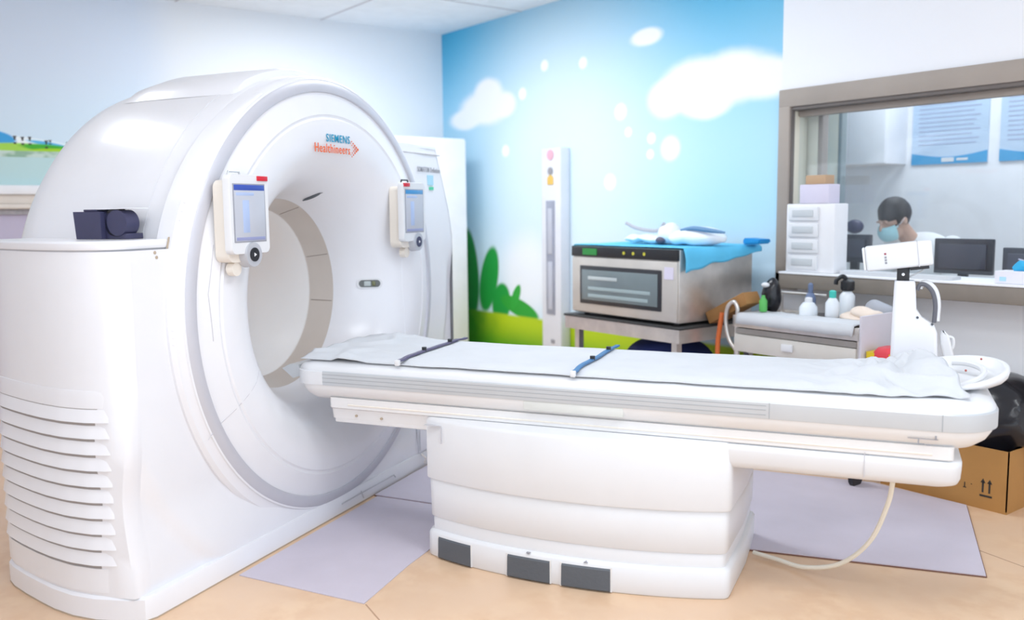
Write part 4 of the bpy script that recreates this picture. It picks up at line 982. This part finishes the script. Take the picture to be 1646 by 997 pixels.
# desk
DK = thing('control_desk', 'long pale desk behind the observation window', 'desk', (-2.3, 5.1, 0))
bm = B(); box(bm, -3.85, .6, 4.86, 5.30, .715, .745, .005); obj('desktop', bm, WALLW, DK)
for x in (-3.80, -1.6, .55):
    bm = B(); box(bm, x - .03, x + .03, 4.88, 5.28, 0, .715); obj('leg', bm, WALLW, DK)
def monitor(x0, x1, y, z0, z1, label, back=True):
    t = thing('monitor', label, 'monitor', ((x0 + x1) / 2, y + .05, .745), group='monitors on the control desk')
    bm = B(); box(bm, x0, x1, y, y + .03, z0, z1, .006); obj('casing', bm, mat('monitor_black', (.025, .027, .04), .35), t)
    bm = B(); box(bm, x0 + .03, x1 - .03, y - .014, y + .002, z0 + .03, z1 - .03, .006); obj('back_cover', bm, mat('monitor_back', (.05, .052, .075), .4), t)
    bm = B(); box(bm, x0 + .012, x1 - .012, y + .0295, y + .032, z0 + .015, z1 - .012); obj('screen', bm, mat('lit_screen', (.3, .34, .42), .3, emit=.4), t)
    bm = B(); xm = (x0 + x1) / 2; box(bm, xm - .025, xm + .025, y + .002, y + .028, .755, z0 + .05); box(bm, xm - .10, xm + .10, y - .05, y + .10, .745, .757, .003); obj('stand', bm, BLACK, t)
    return t
monitor(-2.672, -2.345, 5.02, 1.012, 1.209, 'wide dark monitor seen from behind, right of the masked person')
monitor(-3.285, -3.07, 5.02, 1.05, 1.222, 'small dark monitor between the drawer tower and the masked person')
t3 = monitor(-2.24, -1.86, 4.90, 1.03, 1.172, 'dark monitor behind the tissue box at the right end of the ledge')
bm = B(); tube(bm, curve([(-2.15, 4.882, 1.115), (-2.08, 4.882, 1.098), (-1.95, 4.882, 1.10)], 6), [.004 + .007 * k / 12 for k in range(13)], 6); obj('light_stripe', bm, LAV, t3)
bm = B(); lathe_z(bm, (-3.30, 5.20, .7455), [(.05, 0), (.05, .02), (.012, .03), (.012, .47)]); b2 = B(); ellipsoid(b2, (-3.29, 5.20, 1.265), (.055, .05, .045), 20, 12)
on_trolley('desk_lamp', [('stand', bm, BLACK), ('lamp_head', b2, NAVY)], 'small dark desk lamp rising above the small monitor', 'lamp', (-3.30, 5.20, .7455))
# wall cabinet and posters on the far wall
WCB = thing('wall_cabinet', 'white hanging wall cabinet in the control room', 'cabinet', (-4.0, 6.35, 1.7))
bm = B(); box(bm, -4.32, -3.70, 6.22, 6.498, 1.70, 2.30, .004); obj('body', bm, WALLW, WCB)
for x0, x1 in ((-4.315, -4.012), (-4.008, -3.705)):
    bm = B(); box(bm, x0, x1, 6.204, 6.22, 1.705, 2.295, .003); obj('door', bm, WALLW, WCB)
for x0, x1, lab in ((-3.655, -3.10, 'pale blue notice poster with blue wave, beside the wall cabinet'), (-3.02, -2.46, 'pale blue notice poster at the right edge of the observation window')):
    t = thing('poster', lab, 'poster', ((x0 + x1) / 2, 6.49, 1.69), group='notice posters in the control room')
    bm = B(); box(bm, x0, x1, 6.488, 6.499, 1.69, 2.40); obj('sheet', bm, PAPER, t)
    bm = B(); L = [(x0, 1.69), (x1, 1.69)] + [(x1 - (x1 - x0) * k / 12, 1.775 - .035 * math.sin(math.pi * k / 12)) for k in range(13)]; prism(bm, L, 'y', 6.485, 6.4885); obj('wave_band', bm, PBLUE, t)
    bm = B(); box(bm, x0 + .23, x0 + .32, 6.4835, 6.4855, 1.705, 1.735); box(bm, x0 + .34, x0 + .42, 6.4835, 6.4855, 1.712, 1.728); obj('white_print', bm, TABLEW, t)
    bm = B()
    for k in range(17): box(bm, x0 + .05, x1 - .05 - .10 * random.random(), 6.486, 6.4885, 1.83 + k * .032, 1.839 + k * .032)
    o = obj('text_lines', bm, mat('text_grey_blue', (.40, .46, .62), .6), t)

# ---- person leaning over the desk, seen through the glass
HX, HY, HZ = -3.118, 5.35, 1.305
PN = thing('person', 'person in white coat and face mask leaning over the control desk', 'person', (-2.98, 5.58, 0))
yaw = math.radians(-18)              # face turned slightly toward the drawer tower and down
Rh = Matrix.Rotation(yaw, 3, 'Z') @ Matrix.Rotation(math.radians(22), 3, 'X')
def hp_(x, y, z): return Vector((HX, HY, HZ)) + Rh @ Vector((x, y, z))
bm = B()
ellipsoid(bm, hp_(0, .015, .02), (.078, .098, .105), 24, 16, Rh); ellipsoid(bm, hp_(0, -.03, -.055), (.058, .07, .07), 20, 12, Rh)
ellipsoid(bm, hp_(0, -.105, -.02), (.014, .02, .022), 10, 8, Rh); ellipsoid(bm, hp_(0, -.095, .0), (.010, .014, .03), 10, 8, Rh)
for s in (-1, 1):
    ellipsoid(bm, hp_(s * .08, .015, -.005), (.011, .02, .032), 10, 8, Rh); ellipsoid(bm, hp_(s * .030, -.088, .022), (.022, .010, .008), 10, 8, Rh)
ellipsoid(bm, hp_(0, -.088, -.062), (.026, .012, .010), 10, 8, Rh)
chest, hip, neck = Vector((-3.0, 5.52, 1.02)), Vector((-2.95, 5.62, .56)), Vector((-3.07, 5.43, 1.20))
capsule(bm, neck + Vector((.01, .02, -.02)), hp_(0, .03, -.05), .055, .052)
capsule(bm, chest, hip, .13, .14); ellipsoid(bm, chest + Vector((0, 0, .03)), (.17, .11, .14))
arms = []
for s in (-1, 1):
    sh = chest + Vector((s * .185, -.02, .12)); el = sh + Vector((s * .07, -.10, -.26)); wr = Vector((-3.06 + s * .13, 5.27, .80)); arms.append((sh, el, wr))
    capsule(bm, sh, el, .052, .042); capsule(bm, el, wr, .042, .028)
    pal = wr + Vector((-s * .02, -.055, -.012)); capsule(bm, wr, pal, .026, .030)
    ellipsoid(bm, pal, (.040, .05, .016))
    for q in range(4):
        o_ = (q - 1.5) * .019; l = (.062, .072, .068, .052)[q]; a = pal + Vector((o_, -.035, 0)); k1 = a + Vector((o_ * .2, -l * .6, .008)); k2 = k1 + Vector((0, -l * .45, -.016))
        capsule(bm, a, k1, .0095, .0088, 8); capsule(bm, k1, k2, .0088, .0075, 8)
    a = pal + Vector((-s * .03, .0, 0)); k1 = a + Vector((-s * .028, -.03, 0)); capsule(bm, a, k1, .011, .0095, 8); capsule(bm, k1, k1 + Vector((-s * .006, -.03, -.004)), .0095, .008, 8)
    kn = hip + Vector((s * .12, -.42, -.02)); an = Vector((kn.x, kn.y + .02, .09))
    capsule(bm, hip + Vector((s * .09, 0, -.02)), kn, .085, .06); capsule(bm, kn, an, .055, .038); capsule(bm, an + Vector((0, .02, -.05)), an + Vector((0, -.16, -.058)), .036, .030)
bm = remeshed(bm, .0065, 3); obj('body', bm, SKIN, PN, 180)
bm = B(); ellipsoid(bm, hp_(0, .022, .035), (.088, .108, .108), 32, 20, Rh); inv = Rh.transposed(); c0 = Vector((HX, HY, HZ))
dl = [v for v in bm.verts if (lambda q: (q.y < -.05 and q.z < .004) or q.z < -.085 or (q.y < -.025 and q.z < -.03))(inv @ (v.co - c0))]
bmesh.ops.delete(bm, geom=dl, context='VERTS')
for v in bm.verts: v.co += .006 * noise.noise(v.co * 22) * (v.co - c0).normalized()
ho = obj('hair', bm, HAIR, PN, 180); md = ho.modifiers.new('t', 'SOLIDIFY'); md.thickness = .012; md.offset = -1
bm = B(); ellipsoid(bm, hp_(0, -.035, -.055), (.075, .090, .075), 32, 20, Rh)
dl = [v for v in bm.verts if (lambda q: q.y > -.035 or q.z > -.008 or q.z < -.112)(inv @ (v.co - c0))]
bmesh.ops.delete(bm, geom=dl, context='VERTS'); mo = obj('face_mask', bm, MASKM, PN, 180); md = mo.modifiers.new('t', 'SOLIDIFY'); md.thickness = .004
for s in (-1, 1):
    bm = B(); tube(bm, [hp_(s * .068, -.055, -.025), hp_(s * .084, -.02, -.01), hp_(s * .088, .012, .01)], .002, 6); obj('ear_loop', bm, TABLEW, mo)
bm = B()
capsule(bm, chest + Vector((0, 0, .02)), hip, .155, .165); ellipsoid(bm, chest + Vector((0, 0, .05)), (.205, .135, .16)); ellipsoid(bm, (neck + chest) / 2 + Vector((.01, .03, .02)), (.11, .09, .09))
for sh, el, wr in arms: capsule(bm, sh, el, .072, .060); capsule(bm, el, wr.lerp(el, .08), .058, .045)
for s in (-1, 1): capsule(bm, hip + Vector((s * .09, 0, -.01)), hip + Vector((s * .12, -.36, -.0)), .105, .09)
bm = remeshed(bm, .012, 4); obj('white_coat', bm, mat('coat_white', (.78, .78, .77), .8), PN, 180)
bm = B()
for s in (-1, 1):
    kx = hip.x + s * .12; capsule(bm, (kx, hip.y - .43, .52), (kx, hip.y - .40, .13), .072, .058)
bm = remeshed(bm, .012, 3); obj('trousers', bm, NAVYCLOTH, PN, 180)
bm = B()
for s in (-1, 1):
    kx = hip.x + s * .12; capsule(bm, (kx, hip.y - .37, .05), (kx, hip.y - .57, .044), .049, .042)
for v in bm.verts: v.co.z = max(v.co.z, .001)
obj('shoes', bm, TABLEW, PN)
CHR = thing('stool', 'dark round stool beneath the masked person', 'stool', (-2.95, 5.65, 0))
bm = B(); lathe_z(bm, (-2.95, 5.66, .335), [(.16, 0), (.19, .01), (.195, .03), (.18, .04)]); obj('seat', bm, BLACK, CHR)
bm = B(); tube(bm, [(-2.95, 5.66, .08), (-2.95, 5.66, .34)], .025, 12); obj('column', bm, STEEL, CHR)
for k in range(5):
    a = 2 * math.pi * k / 5; bm = B(); tube(bm, [(-2.95, 5.66, .09), (-2.95 + .24 * math.cos(a), 5.66 + .24 * math.sin(a), .05)], .016, 8); lg = obj('leg', bm, STEEL, CHR)
    bm = B(); ellipsoid(bm, (-2.95 + .24 * math.cos(a), 5.66 + .24 * math.sin(a), .025), (.025, .025, .025), 12, 8); obj('caster', bm, BLACK, lg)
